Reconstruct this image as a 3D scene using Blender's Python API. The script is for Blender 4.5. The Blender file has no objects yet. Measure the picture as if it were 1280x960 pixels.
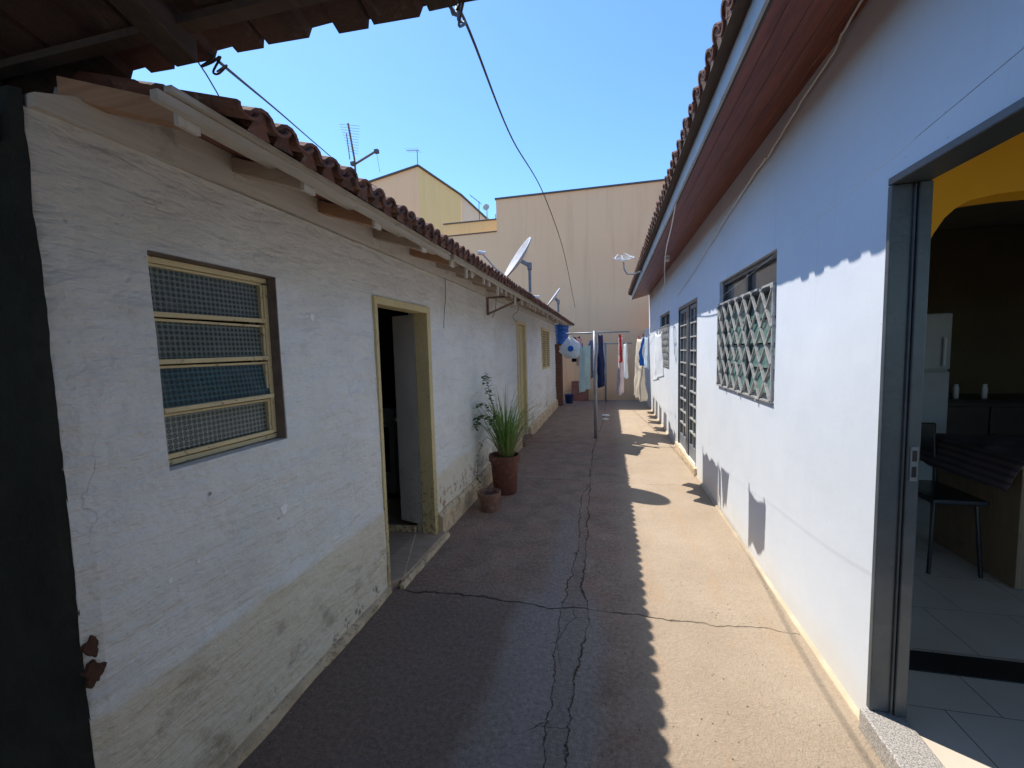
import bpy, bmesh, math, random
from mathutils import Vector, Matrix, noise as mnoise
random.seed(7)
R = math.radians
scene = bpy.context.scene
COL = scene.collection

# ------------------------------------------------------------------ materials
class NT:
    def __init__(s, name):
        s.m = bpy.data.materials.new(name); s.m.use_nodes = True
        s.t = s.m.node_tree; s.t.nodes.clear()
        s.out = s.t.nodes.new('ShaderNodeOutputMaterial')
        s.b = s.t.nodes.new('ShaderNodeBsdfPrincipled')
        s.t.links.new(s.b.outputs[0], s.out.inputs[0])
        g = s.t.nodes.new('ShaderNodeNewGeometry'); s.pos = g.outputs['Position']
        sp = s.t.nodes.new('ShaderNodeSeparateXYZ'); s.t.links.new(s.pos, sp.inputs[0])
        s.x, s.y, s.z = sp.outputs
    def put(s, sock, v):
        if isinstance(v, bpy.types.NodeSocket): s.t.links.new(v, sock)
        elif isinstance(v, (tuple, list)) and len(v) == 3 and sock.type == 'RGBA': sock.default_value = (*v, 1)
        else: sock.default_value = v
    def set(s, **k):
        for n, v in k.items(): s.put(s.b.inputs[n.replace('_', ' ')], v)
        return s
    def math(s, op, a, b=0.0, c=None, clamp=False):
        n = s.t.nodes.new('ShaderNodeMath'); n.operation = op; n.use_clamp = clamp
        s.put(n.inputs[0], a); s.put(n.inputs[1], b)
        if c is not None: s.put(n.inputs[2], c)
        return n.outputs[0]
    def add(s, a, b): return s.math('ADD', a, b)
    def sub(s, a, b): return s.math('SUBTRACT', a, b)
    def mul(s, a, b): return s.math('MULTIPLY', a, b)
    def step(s, v, lo, hi):           # smooth 0..1
        n = s.t.nodes.new('ShaderNodeMapRange'); n.interpolation_type = 'SMOOTHSTEP'
        s.put(n.inputs['Value'], v); s.put(n.inputs['From Min'], lo); s.put(n.inputs['From Max'], hi)
        return n.outputs[0]
    def lin(s, v, a, b, c, d):
        n = s.t.nodes.new('ShaderNodeMapRange')
        s.put(n.inputs[0], v)
        for i, q in enumerate((a, b, c, d)): n.inputs[i+1].default_value = q
        return n.outputs[0]
    def vec(s, sx=1, sy=1, sz=1, off=(0, 0, 0), src=None):
        n = s.t.nodes.new('ShaderNodeMapping'); s.put(n.inputs[0], src or s.pos)
        n.inputs['Scale'].default_value = (sx, sy, sz); n.inputs['Location'].default_value = off
        return n.outputs[0]
    def noise(s, scale, detail=4, rough=.55, vec=None, dist=0, col=False):
        n = s.t.nodes.new('ShaderNodeTexNoise'); s.put(n.inputs['Vector'], vec or s.pos)
        n.inputs['Scale'].default_value = scale; n.inputs['Detail'].default_value = detail
        n.inputs['Roughness'].default_value = rough; n.inputs['Distortion'].default_value = dist
        return n.outputs[1 if col else 0]
    def voro(s, scale, feature='F1', vec=None, rnd=1):
        n = s.t.nodes.new('ShaderNodeTexVoronoi'); s.put(n.inputs['Vector'], vec or s.pos)
        n.feature = feature; n.inputs['Scale'].default_value = scale; n.inputs['Randomness'].default_value = rnd
        return n.outputs[0]
    def mix(s, f, a, b, mode='MIX'):
        n = s.t.nodes.new('ShaderNodeMix'); n.data_type = 'RGBA'; n.blend_type = mode
        s.put(n.inputs[0], f); s.put(n.inputs[6], a); s.put(n.inputs[7], b)
        return n.outputs[2]
    def attr(s, name):
        n = s.t.nodes.new('ShaderNodeAttribute'); n.attribute_name = name; return n.outputs['Fac']
    def curve(s, v, pts, lo, hi):     # piecewise linear: pts [(t, value)] value in [lo,hi], v already 0..1
        n = s.t.nodes.new('ShaderNodeFloatCurve'); s.put(n.inputs['Value'], v)
        c = n.mapping.curves[0]
        P = [(t, (q-lo)/(hi-lo)) for t, q in pts]
        c.points[0].location = P[0]; c.points[1].location = P[-1]
        for p in P[1:-1]: c.points.new(*p)
        for p in c.points: p.handle_type = 'VECTOR'
        n.mapping.update()
        return s.add(s.mul(n.outputs[0], hi-lo), lo)
    def bump(s, h, dist=.01, strength=1):
        n = s.t.nodes.new('ShaderNodeBump'); s.put(n.inputs['Height'], h)
        n.inputs['Distance'].default_value = dist; n.inputs['Strength'].default_value = strength
        s.t.links.new(n.outputs[0], s.b.inputs['Normal']); return s

def simple(name, col, rough=.6, var=.15, scale=8, metal=0, bump=0, bscale=60, dirt=None):
    n = NT(name)
    c = n.mix(n.lin(n.noise(scale, 5), .3, .7, 0, 1), tuple(q*(1-var) for q in col), tuple(min(1, q*(1+var)) for q in col))
    if dirt: c = n.mix(n.mul(n.step(n.noise(scale*2.3, 6, .7), .52, .66), dirt[1]), c, dirt[0])
    n.set(Base_Color=c, Roughness=rough, Metallic=metal)
    if bump: n.bump(n.noise(bscale, 4), bump)
    return n.m

def m_plaster_left():
    n = NT('old_plaster')
    big = n.noise(1.1, 4, .6); streak = n.noise(2.2, 4, .55, n.vec(1, .55, 3.2), 1.2)
    c = n.mix(n.lin(big, .35, .65, 0, 1), (.79, .785, .735), (.86, .86, .82))
    c = n.mix(n.mul(n.step(streak, .5, .72), .3), c, (.58, .58, .55))
    fine = n.noise(6, 4, .58, n.vec(1, .5, 3.0), 1.5)
    c = n.mix(n.mul(n.step(fine, .54, .70), .12), c, (.42, .40, .37))
    c = n.mix(n.mul(n.step(n.noise(12, 6, .75), .54, .68), .22), c, (.48, .47, .44))
    c = n.mix(n.mul(n.step(n.noise(2.6, 4, .6, n.vec(1, 1, 1, (9, 2, 2))), .52, .68), .35), c, (.68, .72, .72))
    # browner towards the top of the wall
    up = n.step(n.add(n.z, n.mul(n.noise(2, 4), .8)), 2.0, 2.6)
    c = n.mix(n.mul(up, .6), c, (.58, .52, .43))
    # lime-white lower band, cream and dirty
    wob = n.mul(n.sub(n.noise(3, 3), .5), .08)
    low = n.math('SUBTRACT', 1.0, n.step(n.add(n.z, wob), .50, .56))
    nearend = n.math('SUBTRACT', 1.0, n.step(n.y, 3.2, 5.0))
    c = n.mix(n.mul(n.mul(low, .7), n.add(n.mul(nearend, .7), .3)), c, (.74, .65, .46))
    st = n.mul(n.step(n.noise(3.2, 7, .68, n.vec(1, 1, 1.3)), .52, .68), n.math('SUBTRACT', 1.0, n.step(n.z, .28, .62)))
    c = n.mix(n.mul(st, .75), c, (.30, .235, .15))
    st2 = n.mul(n.step(n.noise(9, 6, .75, n.vec(1, 1, .8, (3, 1, 5))), .60, .68), n.math('SUBTRACT', 1.0, n.step(n.z, .1, .42)))
    c = n.mix(n.mul(st2, .85), c, (.06, .055, .045))
    # brown flaking near the door corner
    fl = n.mul(n.mul(n.step(n.noise(14, 5, .7), .52, .62), n.math('SUBTRACT', 1.0, n.step(n.z, .27, .44))), n.step(n.y, 3.1, 3.3))
    c = n.mix(n.mul(fl, n.math('SUBTRACT', 1.0, n.step(n.y, 4.0, 5.2))), c, (.42, .24, .13))
    # small dents and dots
    dots = n.mul(n.step(n.voro(7, vec=n.vec(1, 1, 1.2)), .07, .03), n.step(n.noise(2.5, 2), .5, .6))
    c = n.mix(n.mul(dots, .6), c, (.2, .18, .15))
    c = n.mix(n.mul(n.step(n.noise(40, 4), .6, .75), .15), c, (.3, .3, .3))
    n.set(Base_Color=c, Roughness=.9)
    h = n.add(n.mul(n.noise(5, 5, .6, n.vec(1, .7, 2)), 1.0), n.add(n.mul(n.noise(30, 3, .5), .14), n.add(n.mul(streak, .22), n.mul(n.noise(11, 4, .55), .5))))
    h = n.add(h, n.mul(fine, .25))
    c = n.mix(n.mul(n.step(n.noise(1.7, 6, .7, n.vec(1, 1, 1.5, (4, 0, 2))), .50, .66), .22), c, (.66, .61, .48))
    c = n.mix(n.mul(n.step(n.noise(4.5, 7, .75, n.vec(1, .8, 1.6, (1, 3, 8))), .55, .70), .28), c, (.48, .48, .44))
    h = n.sub(h, n.mul(dots, .25))
    cr = n.mul(n.math('SUBTRACT', 1.0, n.math('DIVIDE', n.voro(1.1, 'DISTANCE_TO_EDGE', n.vec(1, 1, 1.6, (.2, .5, 3), n.mix(.12, n.pos, n.noise(5, 5, col=True)))), .003), clamp=True), n.step(n.noise(2.4, 3, .5, n.vec(1, 1, 1, (7, 7, 7))), .58, .62))
    c2 = n.mix(n.mul(cr, .15), c, (.22, .2, .18)); n.set(Base_Color=c2)
    return n.bump(n.sub(h, n.mul(cr, .05)), .034, 1).m

def m_white_wall():
    n = NT('bluish_white_paint')
    c = n.mix(n.lin(n.noise(1.3, 5, .6), .3, .7, 0, 1), (.60, .645, .70), (.66, .70, .755))
    low = n.math('SUBTRACT', 1.0, n.step(n.add(n.z, n.mul(n.noise(4, 5, .6), .25)), .10, .42))
    c = n.mix(n.mul(low, .45), c, (.66, .58, .44))
    sc = n.step(n.noise(6, 6, .7, n.vec(1, 3, .6)), .60, .75)
    c = n.mix(n.mul(sc, .2), c, (.48, .48, .48))
    dr = n.mul(n.step(n.noise(5, 5, .7, n.vec(1, 2.2, .22, (2, 0, 0))), .58, .72), n.step(n.z, .3, 2.2))
    c = n.mix(n.mul(dr, .22), c, (.46, .45, .44))
    c = n.mix(n.mul(n.step(n.noise(2.2, 4, .6, n.vec(1, 1, 1, (5, 5, 1))), .5, .6), .18), c, (.72, .75, .78))
    c = n.mix(n.mul(n.step(n.voro(9), .05, .02), .5), c, (.45, .42, .38))
    n.set(Base_Color=c, Roughness=.75)
    return n.bump(n.add(n.noise(3, 4), n.mul(n.noise(60, 4), .08)), .005, .7).m

def m_ground():
    n = NT('worn_concrete')
    t = n.math('DIVIDE', n.sub(n.y, -4), 17.0)
    T = lambda y: (y+4)/17
    wob = n.add(n.mul(n.sub(n.noise(5, 5, .7), .5), .10), n.mul(n.sub(n.noise(24, 4, .7), .5), .035))
    xw = n.add(n.x, wob)
    ca = n.curve(t, [(0, -.18), (T(1.4), -.18), (T(1.9), -.17), (T(2.4), -.13), (T(2.7), -.19), (T(3.3), -.19), (T(4), -.21), (T(5.2), -.24), (T(6.6), -.26), (T(9), -.15), (1, -.1)], -1, 1)
    cb = n.curve(t, [(0, -.28), (T(1.7), -.26), (T(2.3), -.29), (T(3.3), -.25), (T(4.4), -.30), (T(5), -.22), (1, -.15)], -1, 1)
    da = n.math('ABSOLUTE', n.sub(xw, ca)); db = n.math('ABSOLUTE', n.sub(xw, cb))
    wid = n.lin(n.noise(3.5, 3), .35, .65, .0015, .007)
    ka = n.math('SUBTRACT', 1.0, n.math('DIVIDE', da, wid), clamp=True)
    kb = n.math('SUBTRACT', 1.0, n.math('DIVIDE', db, n.mul(wid, .8)), clamp=True)
    kb = n.mul(kb, n.math('SUBTRACT', 1.0, n.step(n.y, 4.5, 5)))
    ky = None
    for yy, w in ((2.44, .005), (4.95, .002), (6.95, .004), (9.6, .0025), (-.4, .004)):
        yw = n.add(n.y, n.add(n.mul(n.sub(n.noise(2.1, 4, .6), .5), .22), n.mul(n.sub(n.noise(25, 3), .5), .02)))
        k = n.math('SUBTRACT', 1.0, n.math('DIVIDE', n.math('ABSOLUTE', n.sub(yw, yy)), n.mul(wid, w/.0035)), clamp=True)
        ky = k if ky is None else n.math('MAXIMUM', ky, k)
    small = n.mul(n.math('SUBTRACT', 1.0, n.math('DIVIDE', n.voro(2.2, 'DISTANCE_TO_EDGE', n.vec(1, 1, 1, (.3, .7, 0), n.mix(.06, n.pos, n.noise(6, 4, col=True)))), .004), clamp=True),
                  n.step(n.math('ABSOLUTE', n.sub(n.x, -.22)), .16, .06))
    small = n.mul(small, n.step(n.noise(1.7, 2), .45, .55))
    crack = n.math('MAXIMUM', n.math('MAXIMUM', ka, kb), n.math('MAXIMUM', n.mul(ky, n.lin(n.x, .1, .5, .9, .35)), n.mul(small, .7)))
    # ground tones: dry lit side, damp side with the eave shade painted in
    b1 = n.noise(1.6, 5, .6); b2 = n.noise(4.5, 6, .68)
    dry = n.mix(n.lin(b1, .32, .68, 0, 1), (.38, .295, .21), (.45, .36, .265))
    dry = n.mix(n.mul(n.step(n.noise(2.3, 5, .6, n.vec(2.4, .5, 1)), .52, .72), .5), dry, (.45, .30, .175))
    dry = n.mix(n.mul(n.step(b2, .55, .72), .35), dry, (.36, .31, .27))
    damp_shade = n.mix(n.lin(b2, .35, .65, 0, 1), (.24, .165, .12), (.37, .265, .195))
    damp_shade = n.mix(n.mul(n.step(n.noise(3, 6, .65, n.vec(1, 1, 1, (5, 2, 0))), .48, .62), .6), damp_shade, (.36, .215, .15))
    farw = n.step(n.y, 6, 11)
    damp_shade = n.mix(n.mul(farw, .35), damp_shade, (.30, .24, .21))
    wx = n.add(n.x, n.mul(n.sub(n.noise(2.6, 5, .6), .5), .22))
    side = n.math('SUBTRACT', 1.0, n.step(wx, -.02, .32))  # mask follows the eave shadow edge, painting shade into the concrete
    c = n.mix(side, dry, damp_shade)
    # dark oily grain in the near left corner
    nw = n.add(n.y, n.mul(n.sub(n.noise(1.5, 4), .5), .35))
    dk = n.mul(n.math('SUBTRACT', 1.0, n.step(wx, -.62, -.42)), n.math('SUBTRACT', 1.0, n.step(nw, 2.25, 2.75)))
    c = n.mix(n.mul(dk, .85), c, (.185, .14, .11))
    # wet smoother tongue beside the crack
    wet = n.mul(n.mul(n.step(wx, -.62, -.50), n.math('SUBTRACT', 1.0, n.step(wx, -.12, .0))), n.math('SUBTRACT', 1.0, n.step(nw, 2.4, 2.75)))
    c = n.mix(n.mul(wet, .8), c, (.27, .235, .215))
    band = n.mul(n.step(wx, -.47, -.40), n.math('SUBTRACT', 1.0, n.step(wx, -.30, -.24)))
    band = n.mul(band, n.math('SUBTRACT', 1.0, n.step(n.y, 3.4, 4.4)))
    c = n.mix(n.mul(band, .55), c, (.29, .26, .24))
    strip = n.mul(n.step(n.sub(xw, cb), -.01, .005), n.math('SUBTRACT', 1.0, n.step(n.sub(xw, ca), -.005, .01)))
    c = n.mix(n.mul(n.mul(strip, .4), n.math('SUBTRACT', 1.0, n.step(n.y, 3, 4))), c, (.20, .17, .15))
    grain = n.noise(170, 3, .7)
    gr2 = n.noise(95, 5, .8)
    c = n.mix(n.mul(n.step(grain, .54, .70), .45), c, (.06, .05, .045))
    c = n.mix(n.mul(n.step(gr2, .55, .72), n.add(.30, n.mul(dk, .35))), c, n.mix(dk, (.52, .46, .40), (.30, .27, .24)))
    c = n.mix(n.mul(n.step(n.voro(75), .16, .08), .45), c, (.42, .37, .32))
    mot = n.lin(n.noise(42, 6, .85), .36, .64, .62, 1.38)
    cg = n.t.nodes.new('ShaderNodeCombineColor')
    for i_ in range(3): n.put(cg.inputs[i_], mot)
    c = n.mix(n.add(.22, n.mul(side, .72)), c, cg.outputs[0], 'MULTIPLY')
    c = n.mix(n.mul(n.step(n.voro(34, vec=n.vec(1, 1, 1, (3, 3, 0))), .13, .05), n.step(n.noise(3, 3), .45, .6)), c, (.50, .45, .40))
    pits = n.mul(n.step(n.voro(26), .13, .06), n.step(n.noise(5, 3), .5, .6))
    c = n.mix(n.mul(pits, .6), c, (.1, .08, .07))
    c = n.mix(crack, c, (.022, .019, .017))
    rg = n.add(n.sub(.86, n.mul(wet, .40)), n.mul(n.sub(b2, .5), .2))
    n.set(Base_Color=c, Roughness=n.sub(rg, n.mul(dk, .12)))
    n.set(**{'Specular_IOR_Level': .35})
    h = n.add(n.mul(grain, .25), n.add(n.mul(b2, .6), n.mul(n.noise(55, 4, .7), .45)))
    h = n.sub(h, n.add(n.mul(crack, 2.2), n.mul(pits, .6)))
    h = n.add(h, n.mul(gr2, .5))
    return n.bump(h, .014, 1).m

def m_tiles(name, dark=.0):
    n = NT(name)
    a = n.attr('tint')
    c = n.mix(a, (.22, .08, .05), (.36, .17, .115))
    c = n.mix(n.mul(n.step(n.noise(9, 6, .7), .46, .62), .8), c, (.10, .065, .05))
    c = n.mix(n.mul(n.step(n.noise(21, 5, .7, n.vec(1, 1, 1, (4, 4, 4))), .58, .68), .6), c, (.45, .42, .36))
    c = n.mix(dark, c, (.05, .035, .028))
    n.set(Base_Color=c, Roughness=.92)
    return n.bump(n.noise(60, 5), .004, .8).m

def m_wood(name, c1, c2, axis='y', scale=14, rough=.75, planks=None, dirt=.4):
    n = NT(name)
    s = {'y': (6, .6, 6), 'x': (.6, 6, 6), 'z': (6, 6, .6)}[axis]
    g = n.noise(scale/4, 6, .65, n.vec(*s), 1.5)
    c = n.mix(n.lin(g, .3, .7, 0, 1), c1, c2)
    c = n.mix(n.mul(n.step(n.noise(5, 6, .7), .55, .7), dirt), c, tuple(q*.4 for q in c1))
    h = n.mul(g, .5)
    if planks:
        v = n.x if axis == 'y' else n.y
        fr = n.math('FRACT', n.math('DIVIDE', v, planks))
        ln = n.math('SUBTRACT', 1.0, n.step(n.math('ABSOLUTE', n.sub(fr, .5)), .0, .05))
        c = n.mix(n.mul(ln, .8), c, (.015, .008, .006)); h = n.sub(h, ln)
    n.set(Base_Color=c, Roughness=rough)
    return n.bump(h, .004, .8).m

def m_peeling(name, base, under, amt=.6, rough=.6):
    n = NT(name)
    c = n.mix(n.lin(n.noise(6, 4), .3, .7, 0, 1), tuple(q*.88 for q in base), base)
    low = n.math('SUBTRACT', 1.0, n.step(n.z, .1, .9))
    pe = n.step(n.add(n.noise(34, 6, .8), n.mul(low, .09)), .60, .64)
    c = n.mix(n.mul(pe, amt), c, under)
    n.set(Base_Color=c, Roughness=rough)
    return n.bump(n.sub(n.noise(30, 3), n.mul(pe, .6)), .003, .8).m

def m_dotglass():
    n = NT('dotted_pattern_glass')
    # little lens dots pressed in the glass, 20 mm apart
    fy = n.math('FRACT', n.math('DIVIDE', n.y, .019)); fz = n.math('FRACT', n.math('DIVIDE', n.z, .019))
    dy = n.sub(fy, .5); dz = n.sub(fz, .5)
    r = n.math('SQRT', n.add(n.mul(dy, dy), n.mul(dz, dz)))
    d = n.step(r, .46, .22)
    tint = n.attr('tint')
    big = n.noise(4, 3)
    g1 = n.mix(tint, (.20, .23, .20), (.06, .14, .16))
    c = n.mix(n.mul(d, .8), g1, (.018, .028, .026))
    c = n.mix(n.mul(n.step(n.noise(7, 5, .7), .5, .7), .3), c, (.22, .22, .19))
    c = n.mix(n.lin(big, .3, .7, 0, .3), c, (.02, .03, .03))
    n.set(Base_Color=c, Roughness=.16)
    n.set(**{'Specular_IOR_Level': .6})
    return n.bump(n.mul(d, -1), .004, 1).m

def m_glass(name, col, rough=.05, alpha=1, spec=.8):
    n = NT(name); n.set(Base_Color=n.mix(n.lin(n.noise(5, 4), .3, .7, 0, 1), tuple(q*.7 for q in col), col), Roughness=rough)
    n.set(**{'Specular_IOR_Level': spec}); return n.m

def m_floortile():
    n = NT('ceramic_floor_tile')
    def grout(v, off, size):
        f = n.math('FRACT', n.math('DIVIDE', n.add(v, off), size))
        return n.step(n.math('ABSOLUTE', n.sub(f, .5)), .494, .4985)
    # courses of 0.38 m; every other course shifted
    row = n.math('FLOOR', n.math('DIVIDE', n.add(n.y, 3.78), .38))
    sh = n.mul(n.math('MODULO', row, 2.0), .19)
    g = n.math('MAXIMUM', grout(n.y, 3.78+.0, .38), grout(n.add(n.x, sh), .23, .38))
    # grout() peaks when |f-.5| nears .5, i.e. at the cell border
    c = n.mix(n.lin(n.noise(3, 4), .3, .7, 0, 1), (.56, .48, .39), (.64, .57, .48))
    c = n.mix(g, c, (.10, .07, .06))
    n.set(Base_Color=c, Roughness=.28)
    return n.bump(n.mul(g, -1), .003).m

def m_granite(name, a, b):
    n = NT(name)
    c = n.mix(n.step(n.noise(190, 2, .8), .42, .58), a, b)
    c = n.mix(n.mul(n.step(n.voro(140), .25, .12), .6), c, (.05, .05, .05))
    n.set(Base_Color=c, Roughness=.35); return n.m

def m_farwall(name, a, b):
    n = NT(name)
    c = n.mix(n.lin(n.noise(.5, 4, .6), .3, .7, 0, 1), a, b)
    c = n.mix(n.mul(n.step(n.noise(1.2, 6, .65, n.vec(3.5, 3, .25)), .5, .75), .38), c, tuple(q*.72 for q in a))
    low = n.math('SUBTRACT', 1.0, n.step(n.z, .05, .5))
    c = n.mix(n.mul(low, .3), c, (.25, .18, .1))
    n.set(Base_Color=c, Roughness=.9)
    return n.bump(n.noise(20, 6, .7), .006, .6).m

def m_cloth(name, col, stripe=None):
    n = NT(name)
    c = n.mix(n.lin(n.noise(9, 3), .3, .7, 0, 1), tuple(q*.88 for q in col), col)
    if stripe:
        f = n.math('FRACT', n.mul(n.z, stripe[1]))
        c = n.mix(n.step(f, .55, .6), c, stripe[0])
    n.set(Base_Color=c, Roughness=.9)
    # thin cloth lets some sun through
    tr = n.t.nodes.new('ShaderNodeBsdfTranslucent'); n.put(tr.inputs[0], c)
    mx = n.t.nodes.new('ShaderNodeMixShader'); mx.inputs[0].default_value = .3
    n.t.links.new(n.b.outputs[0], mx.inputs[1]); n.t.links.new(tr.outputs[0], mx.inputs[2])
    n.t.links.new(mx.outputs[0], n.out.inputs[0])
    return n.bump(n.noise(120, 3), .002, .5).m

def m_leaf(name, a, b):
    n = NT(name); t = n.attr('tint')
    c = n.mix(t, a, b); n.set(Base_Color=c, Roughness=.5)
    tr = n.t.nodes.new('ShaderNodeBsdfTranslucent'); n.put(tr.inputs[0], c)
    mx = n.t.nodes.new('ShaderNodeMixShader'); mx.inputs[0].default_value = .35
    n.t.links.new(n.b.outputs[0], mx.inputs[1]); n.t.links.new(tr.outputs[0], mx.inputs[2])
    n.t.links.new(mx.outputs[0], n.out.inputs[0]); return n.m

M = dict(
    fillet=simple('sandy_fillet', (.50, .41, .29), .9, .15, 5, bump=.004), reveal=simple('bare_brown_reveal', (.20, .155, .13), .95, .25, 12, bump=.006),
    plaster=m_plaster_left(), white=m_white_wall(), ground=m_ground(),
    tile=m_tiles('weathered_clay_tile', .38), tile_r=m_tiles('clay_tile', .42), tile_p=m_tiles('shade_dark_clay_tile', .80),  # porch tiles carry the underside shade in their darker colour
    rafter=m_wood('rafter_wood', (.40, .215, .115), (.55, .32, .19), 'x'),
    rafter_old=m_wood('grey_rafter_wood', (.42, .33, .245), (.56, .46, .36), 'x'),
    whitewood=m_wood('whitewashed_wood', (.52, .47, .39), (.66, .61, .53), 'y', dirt=.55),
    whiteend=m_wood('whitewashed_end_grain', (.62, .57, .5), (.72, .68, .6), 'z', dirt=.25),
    boards=m_wood('roof_board', (.20, .075, .05), (.30, .12, .08), 'y', planks=.09),
    blackwood=m_wood('shade_dark_beam_wood', (.05, .032, .022), (.09, .06, .04), 'y'),  # porch shade is put into this dark beam colour
    soffit=m_wood('varnished_soffit', (.12, .032, .018), (.30, .085, .042), 'y', rough=.42, planks=.10, dirt=.2),
    yellow=m_peeling('peeling_cream_paint', (.66, .54, .27), (.10, .06, .04)),
    yellow2=m_peeling('cream_paint', (.74, .60, .33), (.13, .08, .045), .75),
    doorpanel=m_peeling('off_white_door_paint', (.80, .74, .64), (.3, .24, .18), .3),
    steel=simple('blue_grey_steel_paint', (.062, .076, .088), .35, .25, 6, bump=.001, dirt=((.11, .125, .14), .3)),
    steel_lt=simple('pale_grey_steel', (.17, .19, .21), .45, .2, 6),  # paler grey for the door leaves and strike plate
    grille=simple('pale_grille_paint', (.38, .375, .36), .5, .25, 14, dirt=((.12, .1, .09), .6)),
    gutter=simple('pale_fascia_paint', (.42, .44, .47), .5, .15, 3, dirt=((.25, .22, .2), .5)),
    dotglass=m_dotglass(), greenglass=m_glass('green_curtained_glass', (.13, .24, .215), .12),
    transom=m_glass('transom_glass', (.20, .17, .14), .06), darkglass=m_glass('dark_door_glass', (.05, .06, .07), .05),
    floortile=m_floortile(), granite=m_granite('speckled_granite', (.50, .47, .43), (.20, .19, .18)),
    granite_dk=m_granite('dark_granite', (.035, .035, .032), (.012, .012, .011)),
    sill=m_wood('grey_tile_sill', (.40, .29, .20), (.52, .40, .29), 'x', rough=.5),
    kerb=simple('dirty_cream_concrete', (.62, .49, .32), .9, .25, 7, bump=.012, bscale=30, dirt=((.16, .11, .07), .7)),
    yellowroom=simple('strong_yellow_paint', (.90, .43, .006), .7, .08, 2),
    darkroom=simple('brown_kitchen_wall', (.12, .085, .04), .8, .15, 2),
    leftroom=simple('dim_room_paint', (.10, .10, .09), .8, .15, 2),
    ceiling=simple('ceiling_board', (.30, .24, .16), .8, .15, 2),
    endwall=simple('shade_dark_wall', (.03, .034, .028), .95, .35, 4, bump=.012, bscale=18, dirt=((.02, .02, .018), .6)),  # greenish wall, near-black because porch shade is put into the colour
    beige=m_farwall('beige_render', (.97, .60, .34), (.97, .63, .37)),
    ochre=m_farwall('yellow_render', (.92, .62, .27), (.93, .65, .30)),
    pale=m_farwall('pale_render', (.88, .66, .46), (.90, .69, .5)),
    flash=simple('zinc_flashing', (.10, .09, .085), .6, .2, 3),
    brick=simple('bare_brick_clay', (.085, .038, .022), .95, .25, 10, bump=.01, bscale=30),
    terracotta=simple('terracotta', (.13, .042, .026), .7, .18, 9, bump=.002, dirt=((.30, .2, .15), .35)),
    terra_old=simple('faded_terracotta', (.20, .105, .075), .85, .2, 12, bump=.004, dirt=((.4, .33, .27), .6)),
    soil=simple('soil', (.05, .035, .025), 1, .3, 20, bump=.02),
    blade=m_leaf('grass_blade', (.10, .24, .04), (.28, .40, .10)), leaf=m_leaf('small_leaf', (.035, .10, .02), (.09, .20, .04)),
    dryleaf=m_leaf('dry_blade', (.30, .22, .10), (.42, .33, .18)),
    stem=simple('stem', (.14, .13, .06), .8), galv=simple('galvanised_pipe', (.30, .32, .34), .45, .2, 8, metal=.3),
    rust=simple('rusty_iron', (.22, .13, .09), .8, .4, 30, bump=.002),
    dish=simple('dish_grey_paint', (.50, .48, .46), .5, .15, 6, dirt=((.3, .26, .22), .5)),
    whitep=simple('white_plastic', (.72, .71, .68), .45, .08), cable_w=simple('white_cable', (.66, .64, .6), .6, .15, 30),
    cable_b=simple('black_cable', (.03, .028, .026), .6, .3, 30), wire=simple('wire', (.25, .25, .26), .5), wire_pale=simple('plastic_coated_wire', (.26, .30, .37), .5),
    blue=simple('blue_plastic', (.02, .13, .52), .35, .25, 5), blue_dk=simple('dark_blue_plastic', (.02, .05, .18), .4, .2, 5),
    pier=simple('dark_old_brick', (.15, .075, .05), .9, .25, 14, bump=.006), joint=simple('dark_joint', (.20, .14, .10), .95), redboard=simple('red_brown_board', (.24, .09, .06), .8, .2, 4), appl=simple('white_enamel', (.42, .43, .42), .3, .05),
    black=simple('black_enamel', (.02, .02, .02), .25), chrome=simple('chrome_handle', (.7, .7, .7), .25, .05, metal=.9),
    cabinet=simple('dark_cabinet', (.06, .045, .035), .4, .15), woodpanel=m_wood('brown_panel', (.20, .13, .07), (.28, .19, .11), 'z'),
    chip=simple('chipped_white_plaster', (.95, .94, .91), .9, .05), earth=simple('bare_earth', (.26, .19, .13), 1, .3, 2, bump=.02),
    c_white=m_cloth('white_cloth', (.90, .91, .92)), c_pale=m_cloth('pale_blue_cloth', (.62, .73, .82)),
    c_cream=m_cloth('cream_cloth', (.80, .72, .58)), c_blue=m_cloth('blue_cloth', (.03, .19, .62)),
    c_navy=m_cloth('navy_denim', (.022, .045, .16)), c_green=m_cloth('aqua_cloth', (.46, .62, .64)),
    c_lav=m_cloth('lavender_cloth', (.40, .40, .52), ((.3, .3, .42), 14)), c_pink=m_cloth('pink_cloth', (.76, .50, .50)),
    c_red=m_cloth('red_cloth', (.72, .04, .05)), c_black=m_cloth('black_cloth', (.02, .02, .025)),
    c_rose=m_cloth('rose_white_cloth', (.78, .66, .66)), c_table=m_cloth('patterned_tablecloth', (.17, .13, .14), ((.09, .07, .085), 26)),
)

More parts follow.
